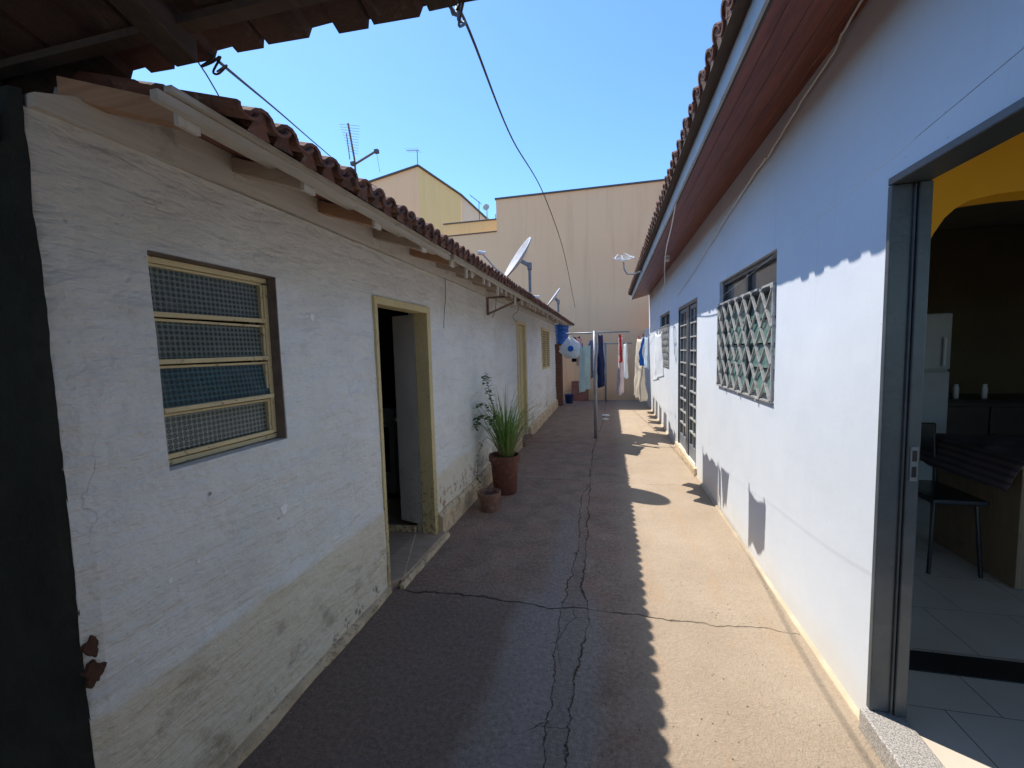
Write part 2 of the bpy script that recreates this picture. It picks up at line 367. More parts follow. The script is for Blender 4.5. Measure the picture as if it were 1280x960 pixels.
# ------------------------------------------------------------------ mesh builder
class MB:
    def __init__(s): s.v = []; s.f = []; s.t = []
    def _f(s, fs, tint=None):
        s.f += fs; s.t += [tint if tint is not None else .5]*len(fs)
    def box(s, a, b, tint=None):
        x0, y0, z0 = a; x1, y1, z1 = b; i = len(s.v)
        s.v += [(x0,y0,z0),(x1,y0,z0),(x1,y1,z0),(x0,y1,z0),(x0,y0,z1),(x1,y0,z1),(x1,y1,z1),(x0,y1,z1)]
        s._f([(i,i+3,i+2,i+1),(i+4,i+5,i+6,i+7),(i,i+1,i+5,i+4),(i+1,i+2,i+6,i+5),(i+2,i+3,i+7,i+6),(i+3,i,i+4,i+7)], tint)
        return s
    def hexa(s, p, tint=None):     # 8 points, bottom 4 ccw then top 4
        i = len(s.v); s.v += [tuple(q) for q in p]
        s._f([(i,i+3,i+2,i+1),(i+4,i+5,i+6,i+7),(i,i+1,i+5,i+4),(i+1,i+2,i+6,i+5),(i+2,i+3,i+7,i+6),(i+3,i,i+4,i+7)], tint)
        return s
    def beam(s, p, q, w, h, up=(0,0,1), tint=None, vert=False):  # bar from p to q, width w, height h
        p, q = Vector(p), Vector(q); d = (q-p).normalized(); u = Vector(up)
        r = d.cross(u).normalized()
        n = u if vert else r.cross(d).normalized()
        P = []
        for c, (e) in ((p, 0), (q, 0)):
            P.append([c-r*w/2-n*h/2, c+r*w/2-n*h/2, c+r*w/2+n*h/2, c-r*w/2+n*h/2])
        i = len(s.v); s.v += [tuple(k) for k in P[0]+P[1]]
        s._f([(i,i+1,i+2,i+3),(i+7,i+6,i+5,i+4),(i,i+4,i+5,i+1),(i+1,i+5,i+6,i+2),(i+2,i+6,i+7,i+3),(i+3,i+7,i+4,i)], tint)
        return s
    def tube(s, pts, r, n=8, r2=None, tint=None, closed=False):
        pts = [Vector(p) for p in pts]; L = len(pts); base = len(s.v)
        ref = Vector((0,0,1)) if abs((pts[1]-pts[0]).normalized().z) < .9 else Vector((1,0,0))
        for k, p in enumerate(pts):
            d = (pts[min(k+1, L-1)]-pts[max(k-1, 0)])
            d = d.normalized() if d.length > 1e-9 else Vector((0, 0, 1))
            a = d.cross(ref)
            if a.length < 1e-4: a = d.cross(Vector((0,1,0)))
            a.normalize(); b = a.cross(d).normalized(); ref = b
            rr = r if r2 is None else r+(r2-r)*k/(L-1)
            for j in range(n):
                t = 2*math.pi*j/n; s.v.append(tuple(p+a*math.cos(t)*rr+b*math.sin(t)*rr))
        F = []
        for k in range(L-1):
            for j in range(n):
                j2 = (j+1) % n; F.append((base+k*n+j, base+(k+1)*n+j, base+(k+1)*n+j2, base+k*n+j2))
        F.append(tuple(base+j for j in range(n))); F.append(tuple(base+(L-1)*n+n-1-j for j in range(n)))
        s._f(F, tint); return s
    def lathe(s, prof, c=(0,0,0), n=28, mat=None, tint=None):   # closed profile [(r,z)...]
        base = len(s.v); L = len(prof); mt = mat or Matrix.Translation(Vector(c))
        for r, z in prof:
            for j in range(n):
                t = 2*math.pi*j/n; s.v.append(tuple(mt @ Vector((r*math.cos(t), r*math.sin(t), z))))
        F = []
        for k in range(L-1):
            for j in range(n):
                j2 = (j+1) % n; F.append((base+k*n+j, base+k*n+j2, base+(k+1)*n+j2, base+(k+1)*n+j))
        s._f(F, tint); return s
    def build(s, name, mat, parent=None, smooth=False, bevel=0, recalc=True):
        me = bpy.data.meshes.new(name); me.from_pydata(s.v, [], s.f); me.update()
        at = me.attributes.new('tint', 'FLOAT', 'FACE')
        at.data.foreach_set('value', s.t)
        if recalc:
            bm = bmesh.new(); bm.from_mesh(me); bmesh.ops.recalc_face_normals(bm, faces=bm.faces); bm.to_mesh(me); bm.free()
        me.materials.append(M[mat] if isinstance(mat, str) else mat)
        if smooth: me.polygons.foreach_set('use_smooth', [True]*len(me.polygons))
        o = bpy.data.objects.new(name, me); COL.objects.link(o)
        if parent:
            o.parent = parent
            o.matrix_parent_inverse = Matrix.Translation(-Vector(parent.get('_w', (0,0,0))))
        if bevel:
            b = o.modifiers.new('bevel', 'BEVEL'); b.width = bevel; b.segments = 2; b.limit_method = 'ANGLE'
        return o
    # all coordinates are given in world space; parents carry their world place in '_w'

def tag(o, label, cat, group=None, kind=None):
    if kind: o['kind'] = kind
    if label: o['label'] = label
    if cat: o['category'] = cat
    if group: o['group'] = group
    return o
def thing(name, label, cat, loc=(0,0,0), group=None):
    o = bpy.data.objects.new(name, None); COL.objects.link(o); o.location = loc
    o['_w'] = tuple(loc); o.empty_display_size = .1
    return tag(o, label, cat, group)
def sub(o, parent):      # register a mesh part (identity transform in the world) so it can hold sub-parts
    o['_w'] = (0, 0, 0); return o
def struct(o): o['kind'] = 'structure'; return o

def spline(pts, n=8):
    P = [Vector(p) for p in pts]; out = []
    for i in range(len(P)-1):
        a = P[max(i-1, 0)]; b = P[i]; c = P[i+1]; d = P[min(i+2, len(P)-1)]
        for k in range(n):
            t = k/n; out.append(.5*((2*b)+(c-a)*t+(2*a-5*b+4*c-d)*t*t+(3*b-a-3*c+d)*t*t*t))
    return out+[P[-1]]
def fn(y, z, s=1., k=0): return mnoise.noise(Vector((y*s, z*s, k)))

def wall_x(x, th, y0, y1, z0, z1, holes, step, disp=None):
    """wall with its face at x, thickness th towards sign(th); holes [(y0,y1,z0,z1)]"""
    ys = {y0, y1}; zs = {z0, z1}
    for h in holes: ys |= {h[0], h[1]}; zs |= {h[2], h[3]}
    def fill(a):
        a = sorted(a); r = []
        for p, q in zip(a, a[1:]):
            n = max(1, round((q-p)/step)); r += [p+(q-p)*i/n for i in range(n)]
        return r+[a[-1]]
    ys = fill(ys); zs = fill(zs); mb = MB()
    def inside(y, z): return any(h[0] < y < h[1] and h[2] < z < h[3] for h in holes)
    idx = {}
    def V(i, j, b):
        k = (i, j, b)
        if k not in idx:
            y, z = ys[i], zs[j]; xx = x+(th if b else (disp(y, z) if disp else 0))
            idx[k] = len(mb.v); mb.v.append((xx, y, z))
        return idx[k]
    ny, nz = len(ys)-1, len(zs)-1
    solid = lambda i, j: 0 <= i < ny and 0 <= j < nz and not inside((ys[i]+ys[i+1])/2, (zs[j]+zs[j+1])/2)
    F = []
    for i in range(ny):
        for j in range(nz):
            if not solid(i, j): continue
            F.append((V(i,j,0), V(i+1,j,0), V(i+1,j+1,0), V(i,j+1,0)))
            F.append((V(i,j,1), V(i,j+1,1), V(i+1,j+1,1), V(i+1,j,1)))
            if not solid(i-1, j): F.append((V(i,j,0), V(i,j+1,0), V(i,j+1,1), V(i,j,1)))
            if not solid(i+1, j): F.append((V(i+1,j,0), V(i+1,j,1), V(i+1,j+1,1), V(i+1,j+1,0)))
            if not solid(i, j-1): F.append((V(i,j,0), V(i,j,1), V(i+1,j,1), V(i+1,j,0)))
            if not solid(i, j+1): F.append((V(i,j+1,0), V(i+1,j+1,0), V(i+1,j+1,1), V(i,j+1,1)))
    mb._f(F); return mb

def tile_roof(origin, du, ds, n_cols, pitch, n_rows, row, jitter=.006, rad=None, thick=.012, fade_rows=99, seed=1, lift=0):
    """clay barrel tiles. origin: eave corner; du: unit vector along the eave; ds: unit vector up the slope"""
    rnd = random.Random(seed); mb = MB(); o = Vector(origin); du = Vector(du); ds = Vector(ds)
    nn = du.cross(ds).normalized()
    if nn.z < 0: nn = -nn
    rad = rad or pitch*.40
    for k in range(n_cols):
        for kind in (0, 1):           # 0 pan (concave), 1 cover (convex)
            for r_ in range(n_rows):
                c = o + du*((k+.5*kind)*pitch+rnd.uniform(-jitter, jitter)) + ds*(r_*row + (0 if r_ else rnd.uniform(-.006, .006)) + (.0 if kind else -.012))
                c = c + nn*(rnd.uniform(-.004, .006))
                L = row+.07; tint = rnd.random()
                seg = 7 if r_ < 3 else 5
                base = len(mb.v)
                for e in (0, 1):
                    p = c+ds*(L*e)+nn*((.018 if kind else .016)*(1-e) + (rad*.55 if kind else rad*.55+lift))
                    R0 = rad*((1.12-.16*e) if kind else (.94+.1*e))
                    for rr in (R0, R0-thick):
                        for q in range(seg+1):
                            a = math.pi*q/seg; cx = math.cos(a)*rr; cz = math.sin(a)*rr*.85
                            if not kind: cz = -cz*.75
                            mb.v.append(tuple(p+du*cx+nn*cz))
                m = seg+1; F = []
                A = lambda e, ring, q: base+e*2*m+ring*m+q
                for q in range(seg):
                    F.append((A(0,0,q), A(0,0,q+1), A(1,0,q+1), A(1,0,q)))
                    F.append((A(0,1,q), A(1,1,q), A(1,1,q+1), A(0,1,q+1)))
                    F.append((A(0,0,q), A(0,1,q), A(0,1,q+1), A(0,0,q+1)))
                for q in (0, seg): F.append((A(0,0,q), A(1,0,q), A(1,1,q), A(0,1,q)))
                if kind and r_ == 0:            # rough mortar bedding closing the open end
                    i0 = len(mb.v); cc = p*0; K = []
                    for q in range(seg+1):
                        a_ = Vector(mb.v[A(0,1,q)])+ds*(.006+rnd.uniform(-.004, .008)); K.append(len(mb.v)); mb.v.append(tuple(a_))
                    for q in (seg, seg//2, 0):
                        a_ = Vector(mb.v[A(0,1,q)]); cx = (.9, 0, -.9)[(q == seg)*2+(q == seg//2)]
                        a_ = c+du*(-cx*rad)+nn*(.010+rnd.uniform(-.006, .004))+ds*(.004); K.append(len(mb.v)); mb.v.append(tuple(a_))
                    F.append(tuple(K))
                mb._f(F, tint)
    return mb

# ------------------------------------------------------------------ ground
def ground():
    mb = MB(); mb.v = [(-300,-300,-.03),(300,-300,-.03),(300,300,-.03),(-300,300,-.03)]; mb._f([(0,1,2,3)])
    struct(mb.build('ground', 'earth'))
    mb = MB(); X0, X1, Y0, Y1 = -6., 1.05, -4., 13.05
    nx, ny = 70, 170
    for j in range(ny+1):
        for i in range(nx+1):
            x = X0+(X1-X0)*i/nx; y = Y0+(Y1-Y0)*j/ny
            mb.v.append((x, y, .006*mnoise.noise(Vector((x*1.3, y*1.3, 0)))+.002*mnoise.noise(Vector((x*6, y*6, 3)))))
    mb._f([(j*(nx+1)+i, j*(nx+1)+i+1, (j+1)*(nx+1)+i+1, (j+1)*(nx+1)+i) for j in range(ny) for i in range(nx)])
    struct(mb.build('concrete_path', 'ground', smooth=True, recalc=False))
ground()

# ------------------------------------------------------------------ left house
XL = -1.43
def left_house():
    H = thing('cottage', 'low cottage with rough bluish white plaster and old clay tile eave on the shaded side', 'house', (XL, .82, 0))
    win = (1.09, 1.62, 1.18, 1.90); d1 = (2.42, 3.20, .02, 1.90); d2 = (6.60, 7.28, .02, 2.00); sh = (9.10, 10.30, 1.12, 2.03)
    def disp(y, z):
        d = .010*fn(y, z, 1.4, 1)+.005*fn(y, z, 5, 2)+.0022*fn(y, z, 15, 3)
        if z < .54+.02*fn(y, 0, 2): d += .007
        d -= max(0, 1-(y-.82)/.05)*(.012+.012*fn(0, z, 2.2, 9)+.006*fn(0, z, 8, 4))      # worn front corner
        return d
    mb = wall_x(XL, -.16, .82, 11.42, 0, 2.20, [win, d1, d2, sh], .045, disp)
    sub(mb.build('wall', 'plaster', H, smooth=False), H)
    # painted wall plate above the plaster line, slightly proud
    mb = MB(); n = 60
    for i in range(n):
        ya = .83+(11.40-.83)*i/n; yb = .83+(11.40-.83)*(i+1)/n
        xa, xb = XL+.020+.004*fn(ya, 0, 2, 7), XL+.020+.004*fn(yb, 0, 2, 7)
        za, zb = 2.203+.008*fn(ya, 3, 1.2, 2), 2.203+.008*fn(yb, 3, 1.2, 2)
        ta, tb = [min(2.36, 2.232+max(0, q-.86)*.5) for q in (ya, yb)]
        mb.hexa([(XL-.14,ya,za),(xa,ya,za),(xb,yb,zb),(XL-.14,yb,zb),(XL-.14,ya,ta),(xa,ya,ta),(xb,yb,tb),(XL-.14,yb,tb)])
    mb.build('wall_plate', 'whitewood', H)
    # dark end wall facing the covered porch, with a wobbly edge
    mb = MB(); n = 110
    P = []
    for i in range(n+1):
        z = 2.24*i/n; w = .012+.016*fn(0, z, 2.2, 9)+.008*fn(0, z, 8, 4)+.004*fn(0, z, 25, 4)
        P.append((z, w))
    for (za, wa), (zb, wb) in zip(P, P[1:]):
        ya, yb = .802-.006*fn(1, za, 3, 6), .802-.006*fn(1, zb, 3, 6)
        mb.hexa([(-5.0,.83,za),(-5.0,ya,za),(XL-wa-.012,ya,za),(XL-wa+.004,.822,za),(-5.0,.83,zb),(-5.0,yb,zb),(XL-wb-.012,yb,zb),(XL-wb+.004,.822,zb)])
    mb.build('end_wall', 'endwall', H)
    # rest of the shell
    mb = MB()
    mb.box((-5.0, 11.24, 0), (XL-.165, 11.40, 2.30)); mb.box((-5.0, .84, 0), (-4.85, 11.24, 2.3))
    mb.build('back_wall', 'plaster', H)
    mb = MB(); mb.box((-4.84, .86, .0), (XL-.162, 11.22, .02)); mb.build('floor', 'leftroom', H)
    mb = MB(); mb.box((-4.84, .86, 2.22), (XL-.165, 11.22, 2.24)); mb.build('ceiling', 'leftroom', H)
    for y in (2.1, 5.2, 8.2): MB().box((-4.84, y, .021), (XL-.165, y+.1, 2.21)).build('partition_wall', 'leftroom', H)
    # exposed brick where the corner broke off
    for zc, hh, w in ((.745, .034, .024), (.668, .042, .034)):
        mb = MB(); N = 34; c = Vector((XL+.0005, .838, zc)); i0 = len(mb.v)
        ring = []
        for k in range(N):
            a = 2*math.pi*k/N; rr = 1+.18*math.sin(3*a+zc*40)+.1*math.sin(5*a)+.35*fn(math.cos(a)*2.2, math.sin(a)*2.2, 1, zc*9)
            ring.append((c.x+.004*math.cos(a)*0, c.y+w*.62*math.cos(a)*rr, c.z+hh*.8*math.sin(a)*rr))
        mb.v += ring+[(p[0]-.03, p[1], p[2]) for p in ring]
        mb._f([tuple(range(N))]+[(k, (k+1) % N, N+(k+1) % N, N+k) for k in range(N)])
        mb.build('broken_brick', 'brick', H)
    # chipped paint spots
    for y, z, r in ((1.84, 1.74, .014), (1.57, .87, .019), (1.16, .835, .006), (1.06, .82, .007), (6.7, 1.02, .02), (4.9, 1.35, .014), (7.9, .95, .03)):
        mb = MB(); N = 18; ring = []
        for k in range(N):
            a = 2*math.pi*k/N; rr = r*(1+.3*fn(a*1.3, z*9, 1, 3)+.12*math.sin(3*a))
            ring.append((XL+disp(y, z)+.0035, y+math.cos(a)*rr, z+math.sin(a)*rr*1.25))
        mb.v += ring+[(p[0]-.02, p[1], p[2]) for p in ring]
        mb._f([tuple(range(N))]+[(k, (k+1) % N, N+(k+1) % N, N+k) for k in range(N)])
        mb.build('plaster_chip', 'chip', H)
    # plinth kerb, broken and dirty
    def plinth(y0, y1, z, out, name='plinth'):
        mb = MB(); n = max(4, int((y1-y0)/.09)); prof = []
        for i in range(n+1):
            y = y0+(y1-y0)*i/n; w = out*(1+.30*fn(y, 0, 4, 1)+.18*fn(y, 0, 13, 2)); zz = z*(1+.12*fn(y, 2, 3, 4)+.06*fn(y, 2, 12, 4))
            prof.append([(XL-.02, y, -.01), (XL+w, y, -.01), (XL+w*.94, y, zz*.86), (XL+w*.55, y, zz), (XL-.02, y, zz*1.02)])
        for p in prof: mb.v += p
        F = [tuple(range(5)), tuple(n*5+4-k for k in range(5))]
        for i in range(n):
            for k in range(5):
                k2 = (k+1) % 5; F.append((i*5+k, i*5+k2, (i+1)*5+k2, (i+1)*5+k))
        mb._f(F); mb.build(name, 'kerb', H)
    plinth(.84, 2.40, .035, .045); plinth(3.24, 6.58, .19, .055); plinth(7.31, 11.40, .20, .06)
    # --- window with four hinged sashes
    F = sub(MB().box((XL-.085, 1.092, 1.872), (XL-.045, 1.614, 1.893)).box((XL-.085, 1.092, 1.186), (XL-.045, 1.614, 1.205))
        .box((XL-.085, 1.095, 1.21), (XL-.045, 1.112, 1.865)).box((XL-.085, 1.592, 1.21), (XL-.045, 1.615, 1.865)).build('window', 'yellow2', H, bevel=.003), H)
    MB().box((XL-.12, 1.6152, 1.182), (XL-.002, 1.6195, 1.898)).build('reveal', 'reveal', H); MB().box((XL-.12, 1.092, 1.8955), (XL-.002, 1.6145, 1.8992)).build('reveal', 'reveal', H)
    zz = [1.206, 1.365, 1.53, 1.69, 1.871]
    for i in range(4):
        a, b = zz[i], zz[i+1]; tilt = (.004, .020, .006, .004)[i]
        mb = MB()
        mb.beam((XL-.052+tilt, 1.113, a+.012), (XL-.052+tilt, 1.591, a+.012+.002*i), .018, .017, tint=.5)
        mb.box((XL-.066, 1.113, b-.010), (XL-.050, 1.591, b-.001)); mb.box((XL-.066, 1.578, a+.02), (XL-.048, 1.590, b-.01))
        s_ = sub(mb.build('sash', 'yellow2', H, bevel=.002), H); s_.parent = F; s_.matrix_parent_inverse = Matrix.Identity(4)
        g = MB(); g.hexa([(XL-.070+tilt, 1.113, a+.02), (XL-.064+tilt, 1.113, a+.02), (XL-.064+tilt, 1.590, a+.02), (XL-.070+tilt, 1.590, a+.02),
                (XL-.070, 1.113, b-.008), (XL-.064, 1.113, b-.008), (XL-.064, 1.590, b-.008), (XL-.070, 1.590, b-.008)], tint=(0., .95, .1, 0.)[i])
        go = g.build('pane', 'dotglass', H); go.parent = F; go.matrix_parent_inverse = Matrix.Identity(4)
    F.parent = H; F.matrix_parent_inverse = Matrix.Translation(-H.location)
    # reveal on the far side of the recess, darker
    # --- door one, open
    fr = MB()
    fr.box((XL-.10, 2.40, 1.865), (XL+.016, 3.235, 1.915)); fr.box((XL-.10, 2.40, .02), (XL+.016, 2.432, 1.865))
    fr.box((XL-.10, 3.17, .03), (XL+.016, 3.235, 1.865))
    D = sub(fr.build('door_frame', 'yellow', H, bevel=.004), H)
    MB().hexa([(-2.3,3.10,.052),(-1.594,3.165,.052),(-1.594,3.195,.052),(-2.3,3.135,.052),(-2.3,3.10,.105),(-1.594,3.165,.105),(-1.594,3.195,.105),(-2.3,3.135,.105)]).build('threshold', 'yellow2', H, bevel=.003)
    MB().box((-2.3, 2.25, .021), (XL-.161, 3.9, .05)).build('entry_floor', 'sill', H)
    a = R(18); p = Vector((XL-.105, 3.175, 0)); q = p+Vector((-math.cos(a)*.24, math.sin(a)*.24, 0))
    mb = MB(); nrm = Vector((math.sin(a), math.cos(a), 0))*.035
    mb.hexa([p+Vector((0,0,.12)), q+Vector((0,0,.12)), q+nrm+Vector((0,0,.12)), p+nrm+Vector((0,0,.12)),
             p+Vector((0,0,1.86)), q+Vector((0,0,1.86)), q+nrm+Vector((0,0,1.86)), p+nrm+Vector((0,0,1.86))])
    dd = sub(mb.build('door', 'doorpanel', H, bevel=.003), H)
    kn = q+(p-q)*.08-nrm*.6; hb = MB(); hb.tube([kn+Vector((0,0,1.0)), kn-nrm+Vector((0,0,1.0)), kn-nrm+(p-q)*.15+Vector((0,0,1.0))], .008)
    h_ = hb.build('handle', 'chrome', H); h_.parent = dd; h_.matrix_parent_inverse = Matrix.Identity(4)
    mb = MB()
    mb.hexa([(XL-.16, 2.434, .0), (XL+.0, 2.41, .0), (XL+.075, 2.50, .0), (XL-.16, 3.168, .0), (XL-.16, 2.434, .058), (XL+.0, 2.41, .05), (XL+.072, 2.50, .05), (XL-.16, 3.168, .058)])
    mb.hexa([(XL-.16, 2.6, .0), (XL+.07, 2.47, .0), (XL+.085, 3.26, .0), (XL-.16, 3.166, .0), (XL-.16, 2.6, .054), (XL+.067, 2.47, .047), (XL+.078, 3.25, .047), (XL-.16, 3.166, .054)])
    mb.build('doorstep', 'sill', H, bevel=.004)
    mb = MB(); n = 14
    for i in range(n):
        y0 = 2.44+.82*i/n; y1 = 2.44+.82*(i+1)/n; o0, o1 = XL+.105+.008*fn(y0, 0, 9), XL+.105+.008*fn(y1, 0, 9)
        mb.hexa([(XL+.074,y0,-.01),(o0,y0,-.01),(o1,y1,-.01),(XL+.086,y1,-.01),(XL+.074,y0,.036),(o0-.008,y0,.03),(o1-.008,y1,.03),(XL+.086,y1,.036)])
    mb.build('step_edge', 'kerb', H)
    # --- door two, shut
    fr = MB(); fr.box((XL-.10, 6.57, 1.97), (XL+.02, 7.31, 2.03)); fr.box((XL-.10, 6.57, .19), (XL+.02, 6.63, 1.97)); fr.box((XL-.10, 7.22, .19), (XL+.02, 7.31, 1.97))
    fr.build('door_frame', 'yellow2', H, bevel=.004)
    mb = MB(); mb.box((XL-.075, 6.632, .03), (XL-.035, 6.918, 1.965)); mb.box((XL-.075, 6.926, .03), (XL-.035, 7.218, 1.965))
    for y0, y1 in ((6.67, 6.88), (6.965, 7.18)):
        for z0, z1 in ((.2, .8), (.95, 1.85)): mb.box((XL-.034, y0, z0), (XL-.026, y1, z1))
    mb.build('door', 'yellow', H, bevel=.003)
    MB().box((XL-.1, 6.6, 0), (XL+.1, 7.3, .07)).build('doorstep', 'terra_old', H, bevel=.006)
    # --- louvred shutter
    mb = MB(); mb.box((XL-.06, 9.10, 1.97), (XL+.015, 10.30, 2.03)); mb.box((XL-.06, 9.10, 1.12), (XL+.015, 10.30, 1.17))
    for y in (9.10, 9.67, 10.24): mb.box((XL-.06, y, 1.17), (XL+.013, y+.06, 1.97))
    S = sub(mb.build('shutter', 'yellow2', H, bevel=.003), H)
    mb = MB(); n = 15
    for k in range(n):
        z = 1.185+k*.052
        for y0, y1 in ((9.16, 9.67), (9.73, 10.24)):
            mb.hexa([(XL-.030, y0, z+.014), (XL+.004, y0, z), (XL+.004, y1, z), (XL-.030, y1, z+.014), (XL-.030, y0, z+.030), (XL+.004, y0, z+.016), (XL+.004, y1, z+.016), (XL-.030, y1, z+.030)])
    g = mb.build('slats', 'yellow', H); g.parent = S; g.matrix_parent_inverse = Matrix.Identity(4)
    # --- rafters
    sl = .32; n_r = 23
    for k in range(n_r):
        xs = -1.5 if k == 0 else -2.2; y = .965+.489*k+(.015*math.sin(k*5)); w = .060 if k < 5 else .05; hh = .056
        xe = -1.092-(.006*(k % 3))
        zb = 2.270-(xe-XL)*sl; zs = 2.270-(xs-XL)*sl
        mb = MB(); mb.hexa([(xs, y-w/2, zs), (xe, y-w/2, zb), (xe, y+w/2, zb), (xs, y+w/2, zs), (xs, y-w/2, zs+hh), (xe, y-w/2, zb+hh), (xe, y+w/2, zb+hh), (xs, y+w/2, zs+hh)])
        r_ = sub(mb.build('rafter', 'rafter' if k in (0,) else ('rafter_old' if k % 2 or k > 4 else 'rafter'), H, bevel=.002), H)
        e = MB(); e.hexa([(xe-.012, y-w/2-.001, zb-.002), (xe+.003, y-w/2-.001, zb-.003), (xe+.003, y+w/2+.001, zb-.003), (xe-.012, y+w/2+.001, zb-.002), (xe-.012, y-w/2-.001, zb+hh), (xe+.003, y-w/2-.001, zb+hh-.004), (xe+.003, y+w/2+.001, zb+hh-.004), (xe-.012, y+w/2+.001, zb+hh)])
        q = e.build('painted_end', 'whiteend', H); q.parent = r_; q.matrix_parent_inverse = Matrix.Identity(4)
    # roof boarding above the rafters
    xe, xs = -1.07, -3.1; z0 = 2.270-(xe-XL)*sl+.066; z1 = 2.270-(xs-XL)*sl+.066
    mb = MB(); mb.hexa([(xs, 1.02, z1), (xe, 1.02, z0), (xe, 12.1, z0), (xs, 12.1, z1), (xs, 1.02, z1+.006), (xe, 1.02, z0+.006), (xe, 12.1, z0+.006), (xs, 12.1, z1+.006)])
    mb.build('roof_boarding', 'boards', H)
    # fascia in two overlapping runs of board, plus a batten behind
    mb = MB(); prev = None
    def run(ya, yb, x, zt, h, th, n=24, k=0, sag=.0):
        for i in range(n):
            y0 = ya+(yb-ya)*i/n; y1 = ya+(yb-ya)*(i+1)/n
            f0, f1 = .006*fn(y0, k, .9, 3)+sag*math.sin(math.pi*i/n), .006*fn(y1, k, .9, 3)+sag*math.sin(math.pi*(i+1)/n)
            mb.hexa([(x-th,y0,zt-h+f0),(x,y0,zt-h+f0),(x,y1,zt-h+f1),(x-th,y1,zt-h+f1),(x-th,y0,zt+f0),(x,y0,zt+f0),(x,y1,zt+f1),(x-th,y1,zt+f1)])
    run(.885, 2.78, -1.045, 2.222, .014, .024); run(.86, 2.80, -1.058, 2.206, .024, .024, k=4)
    run(2.815, 7.0, -1.040, 2.224, .040, .022, k=2); run(7.02, 12.1, -1.045, 2.226, .042, .022, k=5)
    mb.build('fascia_board', 'whitewood', H)
    mb = MB(); run(.99, 12.0, -1.205, 2.270, .016, .035, 60, k=9); mb.build('eave_batten', 'whitewood', H)
    for k, y in enumerate((3.15, 3.62, 4.1, 4.45, 4.9, 5.3, 5.85, 6.3, 7.0, 7.6, 8.3, 9.1, 10.0)):
        l = (.05, .03, .07, .04, .085, .05, .035)[k % 7]
        MB().box((-1.082, y, 2.17-l), (-1.066, y+.03, 2.19)).build('batten_end', 'whiteend', H)
    # tiles
    ds = Vector((-1, 0, sl)).normalized()
    mb = tile_roof((-.985, 1.035, 2.178), (0,1,0), ds, 104, .1065, 6, .36, rad=.046, thick=.012, seed=3, lift=.020)
    mb.build('tile_roof', 'tile', H, smooth=False)
    return H
left_house()

# stove seen in the dark left room
def stove():
    o = thing('stove', 'white kitchen stove standing in the dark room behind the open cottage door', 'stove', (-2.65, 4.2, .02))
    MB().box((-2.9, 4.02, .06), (-2.22, 4.6, .98)).build('body', 'appl', o, bevel=.01)
    MB().box((-2.92, 4.0, .98), (-2.20, 4.62, 1.02)).build('hob', 'black', o, bevel=.004)
    MB().box((-2.84, 4.005, .30), (-2.28, 4.019, .78)).build('oven_window', 'black', o)
    MB().tube([(-2.82, 3.99, .84), (-2.30, 3.99, .84)], .01).build('handle', 'chrome', o)
    for x in (-2.87, -2.25):
        for y in (4.05, 4.57): MB().box((x-.02, y-.02, .02), (x+.02, y+.02, .06)).build('foot', 'black', o)
stove()

# ------------------------------------------------------------------ right house
XR = 1.0
def lattice(mb, x, y0, y1, z0, z1, pw, ph, t=.007, dep=.02):
    """flat-bar diagonals clipped to the rectangle, every bar between two crossings a little bowed"""
    sl = ph/pw
    def seg(ya, za, yb, zb): mb.beam((x, ya, za), (x, yb, zb), t*2, dep, up=(1, 0, 0))
    for sgn in (1, -1):
        k = -40
        while k < 40:
            # z = z0 + sgn*sl*(y-y0) + k*ph
            pts = []
            c = z0+k*ph
            f = lambda y: c+sgn*sl*(y-y0)
            ya, yb = y0, y1
            if sgn > 0: ya = max(ya, y0+(z0-c)/sl); yb = min(yb, y0+(z1-c)/sl)
            else: ya = max(ya, y0+(c-z1)/sl); yb = min(yb, y0+(c-z0)/sl)
            if yb-ya > .01:
                t0 = t; t = t0*1.9 if sgn > 0 else t0*.8; seg(ya, f(ya), yb, f(yb)); t = t0
            k += 1
